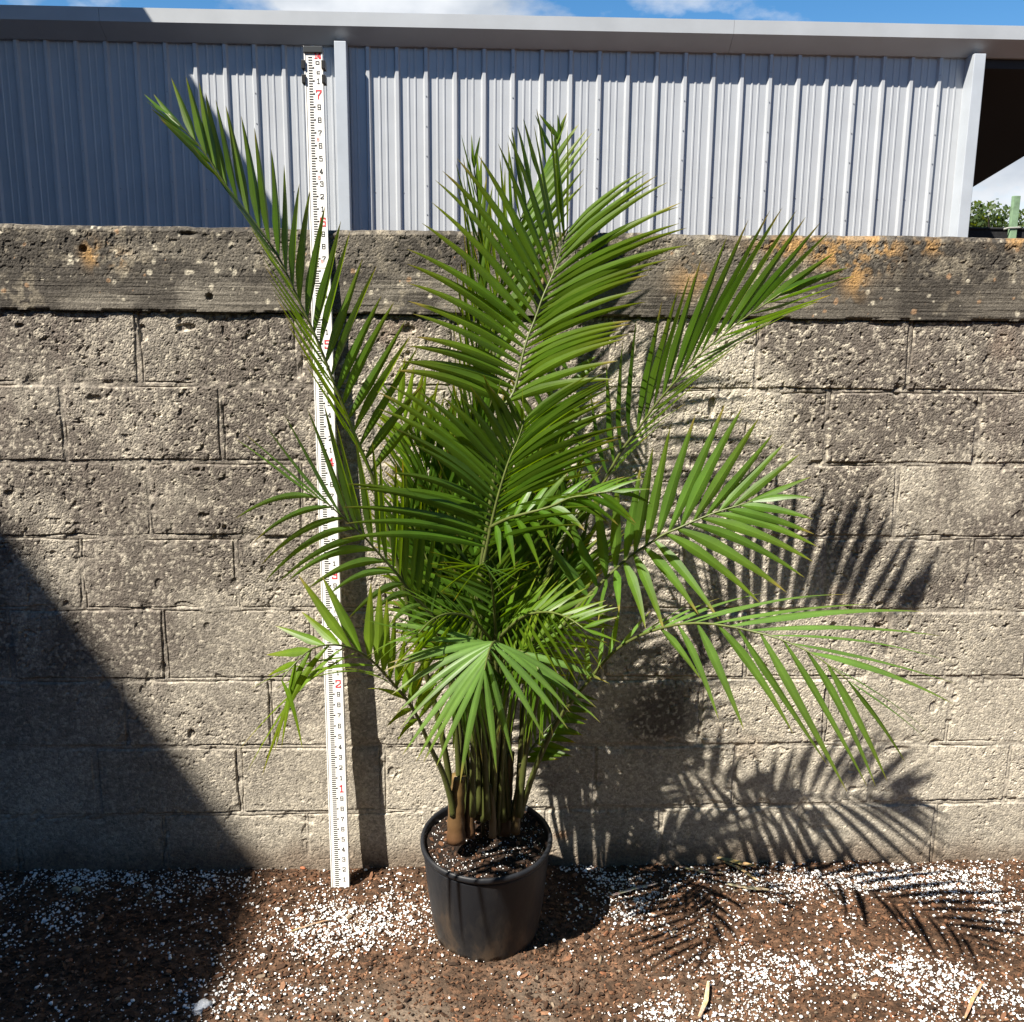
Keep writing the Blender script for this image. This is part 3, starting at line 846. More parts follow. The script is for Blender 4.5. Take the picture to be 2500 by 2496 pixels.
def chips(name, pts, lens, mat, cols, parent=None, seed=2, tiltmax=.5):
    """flat angular flakes of bark"""
    rs = np.random.default_rng(seed); v, f, c = [], [], []
    for p, l, col in zip(pts, lens, cols):
        w = l * rs.uniform(.25, .65); h = min(.004, l * .16)
        a = rs.uniform(0, 6.283); t1, t2 = rs.normal(0, tiltmax * .5, 2)
        ux = Vector((math.cos(a), math.sin(a), t1)).normalized(); uy = Vector((-math.sin(a), math.cos(a), t2)).normalized(); uz = ux.cross(uy)
        k = rs.integers(5, 8); b = len(v); p = Vector(p)
        ring = []
        for i in range(k):
            th = 6.283 * (i + rs.uniform(-.25, .25)) / k
            ring.append(ux * (math.cos(th) * l / 2) + uy * (math.sin(th) * w / 2))
        for q in ring: v.append(p + q - uz * h * .3)
        for q in ring: v.append(p + q * .9 + uz * h)
        f.append(tuple(b + k + i for i in range(k)))
        for i in range(k):
            j = (i + 1) % k; f.append((b + i, b + j, b + k + j, b + k + i))
        c += [col] * (2 * k)
    o = mesh_obj(name, v, f, mat, parent, cols=c)
    o['kind'] = 'stuff'
    return o

rs = np.random.default_rng(31)
n = 620
a = rs.uniform(0, 6.283, n); r = (RT - .014) * np.sqrt(rs.random(n))
x, y = r * np.cos(a), r * np.sin(a)
scatter('perlite_grains', np.stack([x, y, soil_h(x, y) + .001], -1), rs.lognormal(math.log(.0012), .35, n), M_PERL, pot, seed=4)
n = 420
a = rs.uniform(0, 6.283, n); r = (RT - .018) * np.sqrt(rs.random(n)); x, y = r * np.cos(a), r * np.sin(a)
pal = [(0.03, .018, .012), (.055, .03, .018), (.10, .05, .028), (.02, .014, .011), (.15, .075, .04)]
chips('bark_flakes', np.stack([x, y, soil_h(x, y) + .001], -1), rs.uniform(.005, .019, n), M_CHIP, [pal[i] for i in rs.choice(5, n, p=[.35, .25, .12, .23, .05])], pot, 5)

# perlite and bark on the ground
def dens(x, y):
    def g(px, py, sx, sy):
        q = atz(px, py, 0); return np.exp(-(((x - q.x) / sx) ** 2 + ((y - q.y) / sy) ** 2))
    d = 0.13 + 0.95 * g(130, 1670, .34, .075) + .8 * g(420, 1675, .14, .055) + .55 * g(40, 1750, .2, .07) + 1.0 * g(680, 1735, .16, .09) + .7 * g(620, 1780, .16, .08) + .75 * g(560, 1870, .25, .06)
    d += .9 * g(1180, 1715, .17, .07) + .75 * g(1150, 1660, .22, .05) + .8 * g(1480, 1670, .28, .06) + .9 * g(1760, 1665, .34, .05) + .9 * g(1600, 1830, .36, .1) + .8 * g(1870, 1700, .25, .1) + .9 * g(1300, 1905, .16, .04) + .55 * g(1860, 1880, .2, .07)
    d -= 1.0 * g(930, 1870, .26, .07) + .3 * g(1130, 1850, .15, .05)
    return np.clip(d, .03, 1.2) * (0.35 + 1.3 * sstep(.35, .65, fbm(x * 9, y * 9, 222, 3)))
n = 90000
x = rs.uniform(-1.55, 1.85, n); y = rs.uniform(-.80, -.004, n)
keep = rs.random(n) < dens(x, y) * 0.46
x, y = x[keep], y[keep]
inpot = (x - .02) ** 2 + (y + .262) ** 2 > (RB - .01) ** 2
x, y = x[inpot], y[inpot]
sz = np.minimum(rs.lognormal(math.log(.0019), .45, len(x)), .0050)
per = scatter('perlite_grains', np.stack([x, y, ground_h(x, y) + .0045], -1), sz, M_PERL, None, seed=6)
tag(per, 'white perlite grains strewn over the mulch in front of the wall', 'perlite')
n = 34000
x = rs.uniform(-1.55, 1.85, n); y = rs.uniform(-.80, -.004, n)
inpot = (x - .02) ** 2 + (y + .262) ** 2 > (RB - .01) ** 2
x, y = x[inpot], y[inpot]; n = len(x)
ln = np.minimum(rs.lognormal(math.log(.0060), .55, n), .030)
pal = [(0.055, .030, .018), (.10, .052, .029), (.16, .080, .045), (.035, .022, .015), (.24, .13, .075), (.20, .155, .11), (.19, .085, .045)]
ch = chips('bark_chips', np.stack([x, y, ground_h(x, y) + .003], -1), ln, M_CHIP, [tuple(np.array(pal[i]) * rs.uniform(.75, 1.25)) for i in rs.choice(7, n, p=[.27, .25, .17, .16, .06, .05, .04])], None, 7, .7)
tag(ch, 'brown shredded bark chips covering the ground', 'bark mulch')

# single pieces lying on the ground
def pebble(name, label, cat, px, py, size, col, seed, squash=(1, .8, .6), rough=.06):
    q = atz(px, py, 0)
    bm = bmesh.new(); bmesh.ops.create_icosphere(bm, subdivisions=3, radius=1.0)
    r_ = random.Random(seed); off = [Vector((r_.uniform(-1, 1), r_.uniform(-1, 1), r_.uniform(-1, 1))).normalized() for _ in range(9)]
    for vv in bm.verts:
        d = vv.co.normalized(); s = 1.0
        for o_ in off: s -= 0.16 * max(0, d.dot(o_)) ** 3
        s *= 1 + rough * (r_.random() - .5)
        vv.co = Vector((d.x * squash[0], d.y * squash[1], d.z * squash[2])) * s * size
    me = bpy.data.meshes.new(name); bm.to_mesh(me); bm.free()
    me.polygons.foreach_set('use_smooth', [True] * len(me.polygons))
    o = bpy.data.objects.new(name, me); COL.objects.link(o)
    me.materials.append(simple(name + '_stone', col, .85, noise=.25, nscale=60, bump=.001, bscale=150))
    o.location = (q.x, q.y, float(ground_h(np.array(q.x), np.array(q.y))) + size * squash[2] * .7)
    o.rotation_euler = (0, 0, r_.uniform(0, 3))
    return tag(o, label, cat)
pebble('pebble', 'pale yellow pebble lying in the shaded perlite near the wall', 'pebble', 145, 1687, .013, (.45, .39, .25), 1, (.8, 1.3, .8))
pebble('stone', 'grey stone at the foot of the wall in the deep shade', 'stone', 264, 1640, .02, (.20, .19, .17), 2)
pebble('concrete_chunk', 'crumpled white lump on the mulch at the edge of the slanting shade', 'lump', 383, 1900, .021, (.70, .72, .74), 3, (1, 1.1, .55), .75)
pebble('wall_fragment', 'cream chip of concrete fallen against the wall in the sun', 'stone', 1772, 1612, .014, (.55, .49, .38), 4, (1, .7, .8))
pebble('white_pebble', 'small white pebble in the sunlit perlite below the measuring rod', 'pebble', 590, 1733, .010, (.78, .75, .70), 5)
pebble('bark_piece', 'rusty orange piece of bark beside the wall left of the rod', 'bark', 566, 1641, .017, (.30, .10, .045), 6, (1.5, .6, .45))

def strip(pts, w, col, name, label, cat, group=None, seed=0):
    """dead leaf strip or stalk: a creased ribbon lying on the ground"""
    r_ = random.Random(seed); v, f, c = [], [], []
    P_ = [Vector(p) for p in pts]; fine = []
    for i in range(len(P_) - 1):
        for k in range(5): fine.append(P_[i].lerp(P_[i + 1], k / 5))
    fine.append(P_[-1]); n = len(fine)
    for i, p in enumerate(fine):
        t = (fine[min(i + 1, n - 1)] - fine[max(i - 1, 0)]).normalized()
        s = t.cross(Vector((0, 0, 1))).normalized() * w * (0.25 + .75 * math.sin(math.pi * min(1, (i + .6) / n)) ** .6)
        z = Vector((0, 0, .002 * r_.random()))
        v += [p - s + z, p + Vector((0, 0, w * .5)), p + s + z, p - Vector((0, 0, .002))]
        c += [tuple(x_ * r_.uniform(.8, 1.15) for x_ in col)] * 4
    for i in range(n - 1):
        for k in range(4):
            k2 = (k + 1) % 4; f.append((i * 4 + k, i * 4 + k2, i * 4 + 4 + k2, i * 4 + 4 + k))
    o = mesh_obj(name, v, f, M_CHIP, cols=c)
    return tag(o, label, cat, group)
def gpts(*pp, h=.012):
    out = []
    for px, py in pp:
        q = atz(px, py, 0); out.append((q.x, q.y, float(ground_h(np.array(q.x), np.array(q.y))) + h))
    return out
DRY = (.34, .25, .13)
G_ = 'dry palm leaf strips on the mulch'
strip(gpts((1352, 1636), (1395, 1646), (1425, 1655), h=.02), .010, (.40, .29, .14), 'dry_leaf_strip', 'broad tan dry leaf strip nearest the wall right of the pot', 'dry leaf', G_, 1)
strip(gpts((1362, 1640), (1398, 1655), (1432, 1676), h=.014), .006, DRY, 'dry_leaf_strip', 'narrow dry leaf strip slanting forward from the broad tan one', 'dry leaf', G_, 2)
strip(gpts((1280, 1648), (1320, 1655), (1362, 1660), h=.012), .006, (.26, .19, .12), 'dry_leaf_strip', 'dull brown dry leaf strip near the wall, left of the tan ones', 'dry leaf', G_, 3)
strip(gpts((1372, 1680), (1410, 1687), (1450, 1688), h=.012), .008, (.27, .21, .14), 'dry_leaf_strip', 'dark flat dry leaf strip in front of the tan ones', 'dry leaf', G_, 4)
strip(gpts((1155, 1700), (1195, 1688), (1240, 1680), h=.014), .006, (.28, .25, .21), 'dry_leaf_strip', 'grey curled dry leaf strip on perlite in the shade beside the pot', 'dry leaf', G_, 5)
strip(gpts((1318, 1926), (1332, 1890), (1336, 1858), h=.016), .0052, (.50, .40, .26), 'dry_stalk', 'pale dry stalk standing out on the sunlit mulch at the bottom edge', 'dry stalk', None, 6)
strip(gpts((1820, 1926), (1835, 1890), (1852, 1862), h=.012), .004, (.44, .28, .16), 'dry_stalk', 'thin reddish dry stalk on the mulch near the bottom right corner', 'dry stalk', None, 7)
strip(gpts((545, 1758), (590, 1752), (620, 1742), h=.01), .0035, (.30, .22, .13), 'dry_twig', 'thin tan twig crossing the edge of the slanting shade', 'twig', None, 8)

# ------------------------------------------------------------------ the palm
PALM = at(920, 1500, -0.29)
soil_p = Matrix.Translation(pot.location) @ Matrix.Rotation(TILT, 4, 'X') @ Vector((0, 0, PH - .03))
palm = empty('palm', soil_p)
tag(palm, 'bushy green feather palm growing in the black nursery pot in front of the wall', 'palm')
OFF = -Vector(soil_p)
rp_ = random.Random(11)

def resample(pts, n):
    P_ = [Vector(p) for p in pts]
    # smooth through the points (Catmull-Rom), then even spacing
    fine = []
    for i in range(len(P_) - 1):
        p0 = P_[max(i - 1, 0)]; p1 = P_[i]; p2 = P_[i + 1]; p3 = P_[min(i + 2, len(P_) - 1)]
        for k in range(12):
            t = k / 12
            fine.append(0.5 * ((2 * p1) + (p2 - p0) * t + (2 * p0 - 5 * p1 + 4 * p2 - p3) * t * t + (3 * p1 - p0 - 3 * p2 + p3) * t ** 3))
    fine.append(P_[-1])
    L = [0]
    for a_, b_ in zip(fine, fine[1:]): L.append(L[-1] + (b_ - a_).length)
    out = []; j = 0
    for i in range(n):
        s = L[-1] * i / (n - 1)
        while j < len(L) - 2 and L[j + 1] < s: j += 1
        t = (s - L[j]) / max(1e-9, L[j + 1] - L[j])
        out.append(fine[j].lerp(fine[j + 1], min(1, max(0, t))))
    return out, L[-1]

GREEN = np.array((0.050, 0.118, 0.007))
YELL = np.array((0.16, 0.18, 0.008))
TIP = np.array((0.26, 0.19, 0.06))
COOL = np.array((0.092, 0.158, 0.048))
def blade(V, Fc, C, B, T, n0, width, arch, twist, tint, fold=0.42, curl=Vector((0, 0, 0)), ramp=.30, ytip=.45):
    """one leaflet: a folded strap from B to T"""
    K = 12
    ph = rp_.uniform(0, 6.28); dead = rp_.choice((.93, .96, .97, .985, .9))
    L = (T - B).length
    mid = B.lerp(T, .48) + Vector((0, 0, 1)) * arch * L + curl * L
    b = len(V)
    for i in range(K + 1):
        s = i / K
        p = B * (1 - s) ** 2 + mid * (2 * s * (1 - s)) + T * s * s
        d = ((mid - B) * (1 - s) + (T - mid) * s)
        d = d.normalized() if d.length > 1e-6 else (T - B).normalized()
        n = (n0 - d * n0.dot(d)); n = n.normalized() if n.length > 1e-5 else d.orthogonal().normalized()
        side = n.cross(d).normalized()
        tw = twist * (1 - .35 * s)
        sd = side * math.cos(tw) + n * math.sin(tw); nn = n * math.cos(tw) - side * math.sin(tw)
        w = width * 0.5 * min(1, .20 + .80 * (s / ramp) ** .8) * min(1, 1.34 * max(0, 1 - s) ** .72)
        if i == K: w = width * .01
        g = tint * (0.9 + .2 * (1 - s)) * (1 + .10 * math.sin(s * 9 + ph) + .05 * math.sin(s * 31 + 2 * ph))
        yt = max(0, (s - .45) / .55) ** 1.5 * ytip
        c = g * (1 - yt) + YELL * yt
        if s > dead: c = c * .35 + TIP * .65
        fo_ = fold * (1 - .5 * s)
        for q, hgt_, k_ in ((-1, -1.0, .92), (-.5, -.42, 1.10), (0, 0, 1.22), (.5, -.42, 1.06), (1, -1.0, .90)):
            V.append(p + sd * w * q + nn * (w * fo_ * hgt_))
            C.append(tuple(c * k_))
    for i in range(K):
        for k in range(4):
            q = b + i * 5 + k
            Fc.append((q, q + 1, q + 6, q + 5))

def pick(lst, n):
    """n tips spread along the given tip line, keeping the given ones when n matches"""
    m_ = len(lst)
    if n == m_: return list(lst)
    out = []
    for i in range(n):
        t = i * (m_ - 1) / (n - 1); j = min(int(t), m_ - 2); f_ = t - j
        out.append(tuple(lst[j][k] * (1 - f_) + lst[j + 1][k] * f_ for k in range(len(lst[0]))))
    return out

def make_frond(rach, petiole, sides, width=.0235, tint=1.0, rrad=(.0042, .0012), prad=.0088, yellow=0.0, jit=.012, cool=0.0):
    """rach, petiole: (px, py, Y) runs; sides: dicts of tip positions and depth shifts"""
    RP = [at(*q) for q in rach]
    pts, L = resample(RP, 60)
    V, Fc, C = [], [], []
    for sd in sides:
        n = sd.get('n', len(sd['tips']))
        tips = pick([tuple(q) for q in sd['tips']], n)
        t0, t1 = sd.get('t', (0.02, 1.0))
        for i, tp in enumerate(tips):
            t = t0 + (t1 - t0) * i / max(1, n - 1)
            fi = t * 59; j = min(int(fi), 58); fr = fi - j
            B = pts[j].lerp(pts[j + 1], fr)
            tan = (pts[min(j + 2, 59)] - pts[max(j - 1, 0)]).normalized()
            dy = lerp(sd['dy'][0], sd['dy'][1], i / max(1, n - 1))
            T = at(tp[0], tp[1], B.y + dy + rp_.uniform(-jit, jit))
            if n != len(sd['tips']): T = T + Vector((rp_.uniform(-1, 1), rp_.uniform(-1, 1), rp_.uniform(-1, 1))) * jit
            d = (T - B)
            nrm = tan.cross(d)
            nrm = nrm.normalized() if nrm.length > 1e-6 else Vector((0, -1, 0))
            if nrm.z + nrm.y * -0.4 < 0: nrm = -nrm
            if 'nrm' in sd: nrm = nrm.lerp(Vector(sd['nrm']).normalized(), sd.get('nmix', 1.0))
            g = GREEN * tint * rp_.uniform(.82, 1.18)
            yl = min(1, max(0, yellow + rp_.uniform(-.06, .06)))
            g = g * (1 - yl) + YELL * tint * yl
            g = g * (1 - cool) + COOL * tint * rp_.uniform(.85, 1.15) * cool
            blade(V, Fc, C, B + OFF, T + OFF, nrm, width * 1.04 * sd.get('w', 1) * rp_.uniform(.86, 1.08) * (1 - .28 * max(0, t - .6) / .4 * sd.get('thin', 1)),
                  sd.get('arch', .06) + rp_.uniform(-.03, .03), sd.get('twist', .25) + rp_.uniform(-.28, .28), g, sd.get('fold', .42), ramp=sd.get('ramp', .3), ytip=min(.8, .22 + 2.2 * yl),
                  curl=Vector((rp_.uniform(-.03, .03), rp_.uniform(-.03, .03), 0)))
    fo = mesh_obj('frond', V, Fc, M_LEAF, palm, smooth=False, cols=C)
    mb = MB()
    pp, _ = resample([at(*q) for q in petiole] + RP[:1], 26) if petiole else ([], 0)
    allp = pp[:-1] + pts[::2] + [pts[-1]]
    rad = []
    npet = max(0, len(pp) - 1)
    for i in range(len(allp)):
        if i < npet: rad.append(lerp(prad, rrad[0], i / npet))
        else: rad.append(lerp(rrad[0], rrad[1], (i - npet) / max(1, len(allp) - npet - 1)))
    mb.tube([p + OFF for p in allp], rad, 7)
    cols = []
    for i in range(len(allp)):
        k = i / len(allp)
        base = np.array((0.050, 0.058, 0.014)) * (1 - k) + np.array((0.10, 0.125, 0.030)) * k  # shade under the crown put into the stalk colour, darkest at the foot
        cols += [tuple(base * rp_.uniform(.9, 1.1))] * 7
    ro = mesh_obj('stalk', mb.v, mb.f, M_RACH, fo, smooth=True, cols=cols)
    return fo

# upper left frond rising past the rod
make_frond([(700, 892, -.40), (665, 810, -.42), (633, 730, -.44), (595, 634, -.46), (564, 568, -.47), (527, 488, -.49), (494, 438, -.50), (455, 388, -.51), (419, 340, -.52), (383, 284, -.53), (350, 247, -.54), (318, 215, -.55)],
           [(856, 1530, -.31), (840, 1420, -.32), (817, 1316, -.34), (787, 1216, -.35), (762, 1110, -.36), (735, 1010, -.38)],
           [dict(tips=[(826, 736), (800, 723), (790, 653), (774, 634), (765, 605), (744, 570), (720, 558), (710, 503), (684, 489), (660, 438), (643, 418), (613, 390), (585, 359), (565, 347), (536, 311), (512, 282), (480, 241), (455, 219), (426, 200), (407, 188), (388, 176), (376, 156), (351, 145), (323, 147), (290, 178), (272, 178)], dy=(.10, .03), t=(0, 1), arch=.02, twist=.0, fold=.6, nrm=(.72, -.68, .05), nmix=.85),
            dict(tips=[(640, 745), (600, 715), (578, 690), (560, 655), (543, 612), (535, 590), (520, 560), (509, 538), (503, 520), (498, 500), (490, 475), (482, 455), (470, 425), (452, 395), (430, 365), (405, 330), (385, 300), (360, 272), (330, 245), (317, 235), (300, 222), (285, 205), (275, 190)], dy=(-.20, -.05), t=(0.0, .95), arch=.03, twist=.2, fold=.5, w=.85)],
           tint=.95, yellow=.12)
# tall centre frond facing the camera
make_frond([(955, 760, -.30), (971, 735, -.29), (991, 652, -.265), (1010, 601, -.25), (1026, 556, -.24), (1046, 511, -.22), (1060, 465, -.205), (1071, 436, -.195)],
           [(905, 1535, -.34), (897, 1300, -.34), (893, 1190, -.34), (905, 1090, -.34), (918, 1000, -.335), (935, 880, -.32)],
           [dict(tips=[(749, 701), (763, 679), (773, 668), (779, 628), (773, 581), (773, 536), (773, 491), (779, 435), (805, 382), (826, 336), (859, 312), (901, 280), (949, 251), (988, 235), (1021, 235), (1039, 232), (1071, 228)], n=23, dy=(-.13, -.04), t=(0, 1), arch=.10, twist=.3),
            dict(tips=[(1160, 714), (1174, 642), (1177, 623), (1190, 604), (1218, 575), (1222, 523), (1260, 491), (1289, 459), (1286, 421), (1289, 387), (1244, 339), (1231, 331), (1210, 314)], n=23, dy=(-.13, -.05), t=(0, .98), arch=.10, twist=.85, w=.8)],
           tint=1.05, yellow=.16, width=.026)
# shorter frond in front of it
make_frond([(917, 1037, -.40), (931, 971, -.40), (945, 917, -.40), (961, 867, -.395), (977, 831, -.39), (987, 800, -.385), (990, 788, -.38)],
           [(892, 1540, -.38), (893, 1300, -.39), (892, 1190, -.40), (905, 1100, -.40)],
           [dict(tips=[(640, 1010), (655, 960), (657, 900), (700, 940), (781, 829), (705, 779), (705, 728), (800, 740), (867, 760), (907, 717), (923, 723), (939, 723), (979, 741)], n=22, dy=(-.16, -.03), arch=.12, twist=.3, w=.9),
            dict(tips=[(1080, 1000), (1110, 960), (1130, 915), (1166, 850), (1166, 827), (1190, 805), (1164, 748), (1157, 713), (1140, 709), (1116, 703)], n=24, dy=(-.15, -.03), t=(0.02, .97), arch=.10, twist=.9, w=.72)],
           tint=.92, yellow=.10, width=.024)
# narrow upright frond behind, still half closed
make_frond([(880, 1000, -.22), (888, 880, -.20), (893, 760, -.185), (900, 620, -.17), (905, 500, -.155), (903, 400, -.14), (895, 320, -.13)],
           [(905, 1520, -.26), (890, 1250, -.24), (880, 1100, -.23)],
           [dict(tips=[(845, 800), (850, 720), (852, 660), (858, 590), (866, 540), (872, 470), (874, 400), (868, 345), (866, 300), (873, 267), (883, 257)], n=26, dy=(-.03, -.01), arch=.0, twist=.6),
            dict(tips=[(935, 800), (928, 720), (932, 660), (938, 600), (945, 520), (935, 450), (925, 380), (915, 330), (907, 290), (903, 261)], n=26, dy=(.03, .01), arch=.0, twist=.6)],
           tint=1.0, yellow=.12, width=.017)
# frond behind the tall one, its tip showing above
make_frond([(930, 700, -.20), (942, 560, -.17), (965, 460, -.15), (1000, 375, -.13), (1035, 305, -.115), (1058, 262, -.105)],
           [(925, 1510, -.25), (912, 1200, -.24), (915, 950, -.22)],
           [dict(tips=[(860, 560), (880, 480), (905, 420), (925, 360), (946, 305), (959, 283), (967, 245), (990, 222), (1005, 210), (1020, 208)], n=17, dy=(-.08, -.02), arch=.02, twist=.4),
            dict(tips=[(1030, 520), (1060, 450), (1085, 400), (1087, 354), (1106, 320), (1109, 253), (1097, 240), (1084, 225), (1071, 219), (1057, 216)], n=17, dy=(-.02, .0), arch=.03, twist=.4)],
           tint=1.0, yellow=.12, width=.020)
# upper right frond
make_frond([(1114, 933, -.28), (1136, 915, -.285), (1170, 855, -.30), (1202, 812, -.315), (1242, 758, -.335), (1282, 711, -.355), (1318, 671, -.375), (1361, 635, -.395), (1397, 606, -.415), (1433, 581, -.435), (1475, 552, -.455)],
           [(975, 1545, -.31), (985, 1380, -.31), (1005, 1200, -.31), (1045, 1050, -.32)],
           [dict(tips=[(1040, 840), (1076, 797), (1114, 737), (1144, 684), (1175, 644), (1201, 603), (1249, 568), (1280, 543), (1302, 518), (1324, 486), (1372, 446), (1412, 415), (1453, 397), (1476, 392), (1503, 397), (1520, 410), (1547, 421), (1565, 437), (1574, 478), (1600, 505)], dy=(.06, .04), t=(0, .98), arch=.02, twist=.0, fold=.6, nrm=(.76, -.64, .10), nmix=.85),
            dict(tips=[(1225, 880), (1216, 823), (1270, 790), (1300, 735), (1330, 700), (1370, 668), (1400, 648), (1440, 620), (1470, 604), (1500, 590), (1530, 572), (1560, 556), (1580, 545), (1600, 530), (1608, 515)], n=17, dy=(.20, .08), t=(.03, 1), arch=.02, twist=.3)],
           tint=.9, yellow=.06, width=.025)
# middle right frond
make_frond([(1110, 1125, -.42), (1150, 1085, -.43), (1186, 1052, -.44), (1216, 1032, -.45), (1250, 1010, -.46), (1275, 999, -.47), (1315, 981, -.48), (1353, 966, -.49), (1390, 955, -.50), (1420, 946, -.505)],
           [(978, 1540, -.34), (995, 1400, -.35), (1030, 1260, -.38), (1070, 1170, -.40)],
           [dict(tips=[(1020, 1010), (1060, 960), (1120, 920), (1165, 900), (1209, 879), (1232, 845), (1265, 805), (1312, 783), (1368, 762), (1401, 769), (1431, 790), (1458, 819), (1480, 837), (1509, 857), (1530, 900)], dy=(-.02, .0), t=(0, .97), arch=.02, twist=.25, fold=.35),
            dict(tips=[(1068, 1190), (1090, 1176), (1128, 1176), (1168, 1156), (1218, 1186), (1254, 1194), (1318, 1160), (1356, 1168), (1434, 1138), (1484, 1118), (1518, 1090), (1534, 1060), (1543, 1032), (1536, 1008), (1534, 980), (1534, 940)], dy=(-.16, -.04), t=(0, 1), arch=.10, twist=.1, fold=.3)],
           tint=1.15, yellow=.03, width=.026, cool=.25)
# low right frond arching out
make_frond([(1110, 1286, -.42), (1154, 1234, -.46), (1202, 1202, -.51), (1262, 1182, -.57), (1314, 1176, -.615), (1370, 1181, -.66), (1422, 1192, -.70), (1466, 1204, -.73), (1522, 1228, -.765), (1562, 1254, -.79), (1600, 1284, -.81)],
           [(980, 1540, -.33), (1010, 1450, -.35), (1054, 1358, -.38)],
           [dict(tips=[(1105, 1200), (1140, 1160), (1170, 1140), (1230, 1150), (1300, 1140), (1360, 1128), (1442, 1119), (1550, 1127), (1604, 1122), (1640, 1140), (1742, 1154), (1774, 1200), (1802, 1252), (1804, 1290), (1802, 1330), (1768, 1396), (1756, 1402)], dy=(.10, -.02), t=(0, 1), arch=.07, twist=.15, fold=.3),
            dict(tips=[(1322, 1282), (1356, 1358), (1404, 1378), (1496, 1384), (1560, 1442), (1598, 1494), (1636, 1484), (1652, 1484), (1674, 1474), (1708, 1438)], dy=(-.08, -.02), t=(.38, 1), arch=.05, twist=.1, fold=.3)],
           tint=1.25, yellow=.02, width=.024, cool=.5)
# middle left frond
make_frond([(815, 1160, -.40), (777, 1120, -.43), (744, 1077, -.46), (716, 1046, -.48), (688, 1014, -.50), (663, 991, -.52), (638, 968, -.54), (617, 950, -.55), (592, 936, -.56)],
           [(868, 1540, -.35), (862, 1400, -.36), (845, 1260, -.38)],
           [dict(tips=[(838, 1000), (822, 950), (800, 925), (780, 915), (765, 860), (748, 870), (722, 860), (700, 838), (677, 821), (631, 787), (597, 748), (567, 773), (500, 791), (472, 812), (447, 837)], n=17, dy=(.0, -.02), t=(0, 1), arch=.02, twist=.3, fold=.45),
            dict(tips=[(755, 1200), (733, 1184), (700, 1160), (657, 1168), (620, 1123), (580, 1112), (542, 1098), (522, 1102), (498, 1100), (493, 1065), (478, 1024), (443, 980)], dy=(-.12, -.05), t=(.0, .98), arch=.24, twist=.1, fold=.3, w=.85)],
           tint=1.1, yellow=.03, width=.022, cool=.45)
# low left frond, arched over and drooping
make_frond([(790, 1357, -.46), (771, 1325, -.50), (739, 1287, -.56), (707, 1252, -.62), (675, 1229, -.67), (643, 1218, -.71), (611, 1218, -.74), (585, 1226, -.765), (560, 1248, -.785), (540, 1271, -.80), (531, 1284, -.805)],
           [(855, 1540, -.37), (851, 1510, -.375), (835, 1457, -.39), (813, 1412, -.42)],
           [dict(tips=[(870, 1250), (850, 1238), (815, 1230), (785, 1220), (765, 1200), (745, 1160), (730, 1130), (716, 1105), (700, 1100), (608, 1088), (563, 1085), (569, 1154), (519, 1181), (502, 1236), (505, 1276)], dy=(.08, .04), t=(0, .92), arch=.03, twist=.2, w=1.1, fold=.3, nrm=(0, -.9, .4), nmix=.7),
            dict(tips=[(749, 1400), (729, 1372), (690, 1300), (640, 1262), (600, 1270), (560, 1290), (520, 1300), (470, 1302), (449, 1418), (466, 1457), (495, 1463), (518, 1420), (531, 1412), (571, 1415)], dy=(-.09, -.03), t=(0, 1), arch=.20, twist=.1, fold=.3, nrm=(-.5, -.8, .3), nmix=.6, w=.68)],
           tint=1.15, yellow=.22, width=.021)
# front frond fanning down towards the camera
make_frond([(944, 1228, -.50), (938, 1214, -.57), (932, 1212, -.64), (926, 1220, -.71), (920, 1238, -.78), (914, 1264, -.84)],
           [(928, 1560, -.33), (935, 1450, -.35), (945, 1330, -.39), (946, 1260, -.44)],
           [dict(tips=[(700, 1176), (735, 1186), (745, 1230), (729, 1268), (752, 1250), (730, 1335), (756, 1368), (753, 1414), (798, 1448), (821, 1440), (871, 1469)], n=14, dy=(-.04, -.03), t=(0, .98), arch=.11, twist=.05, fold=.3, nrm=(-.1, -.75, .65), thin=0, ramp=.6),
            dict(tips=[(1150, 1290), (1133, 1364), (1126, 1336), (1076, 1345), (1072, 1376), (1027, 1393), (968, 1437), (937, 1459)], dy=(-.04, -.03), t=(0, 1), arch=.11, twist=.05, fold=.3, nrm=(.1, -.75, .65), thin=0, ramp=.6)],
           tint=1.25, yellow=.0, width=.0185, cool=.5)
# frond reaching right across the crown, leaflets hanging
make_frond([(925, 995, -.40), (955, 980, -.43), (985, 971, -.46), (1036, 957, -.49), (1074, 940, -.51), (1104, 935, -.53), (1130, 930, -.545), (1155, 927, -.555)],
           [(920, 1545, -.36), (910, 1300, -.36), (908, 1100, -.38)],
           [dict(tips=[(940, 1070), (986, 1076), (1027, 1058), (1073, 1028), (1110, 1009), (1162, 991), (1182, 991), (1206, 985), (1220, 960)], n=11, dy=(-.06, -.02), t=(.05, 1), arch=.14, twist=.05, fold=.25),
            dict(tips=[(960, 930), (1010, 900), (1060, 890), (1110, 890), (1160, 890), (1205, 900), (1232, 925)], n=11, dy=(.05, -.02), t=(.05, 1), arch=.08, twist=.1)],
           tint=1.05, yellow=.04, width=.021)
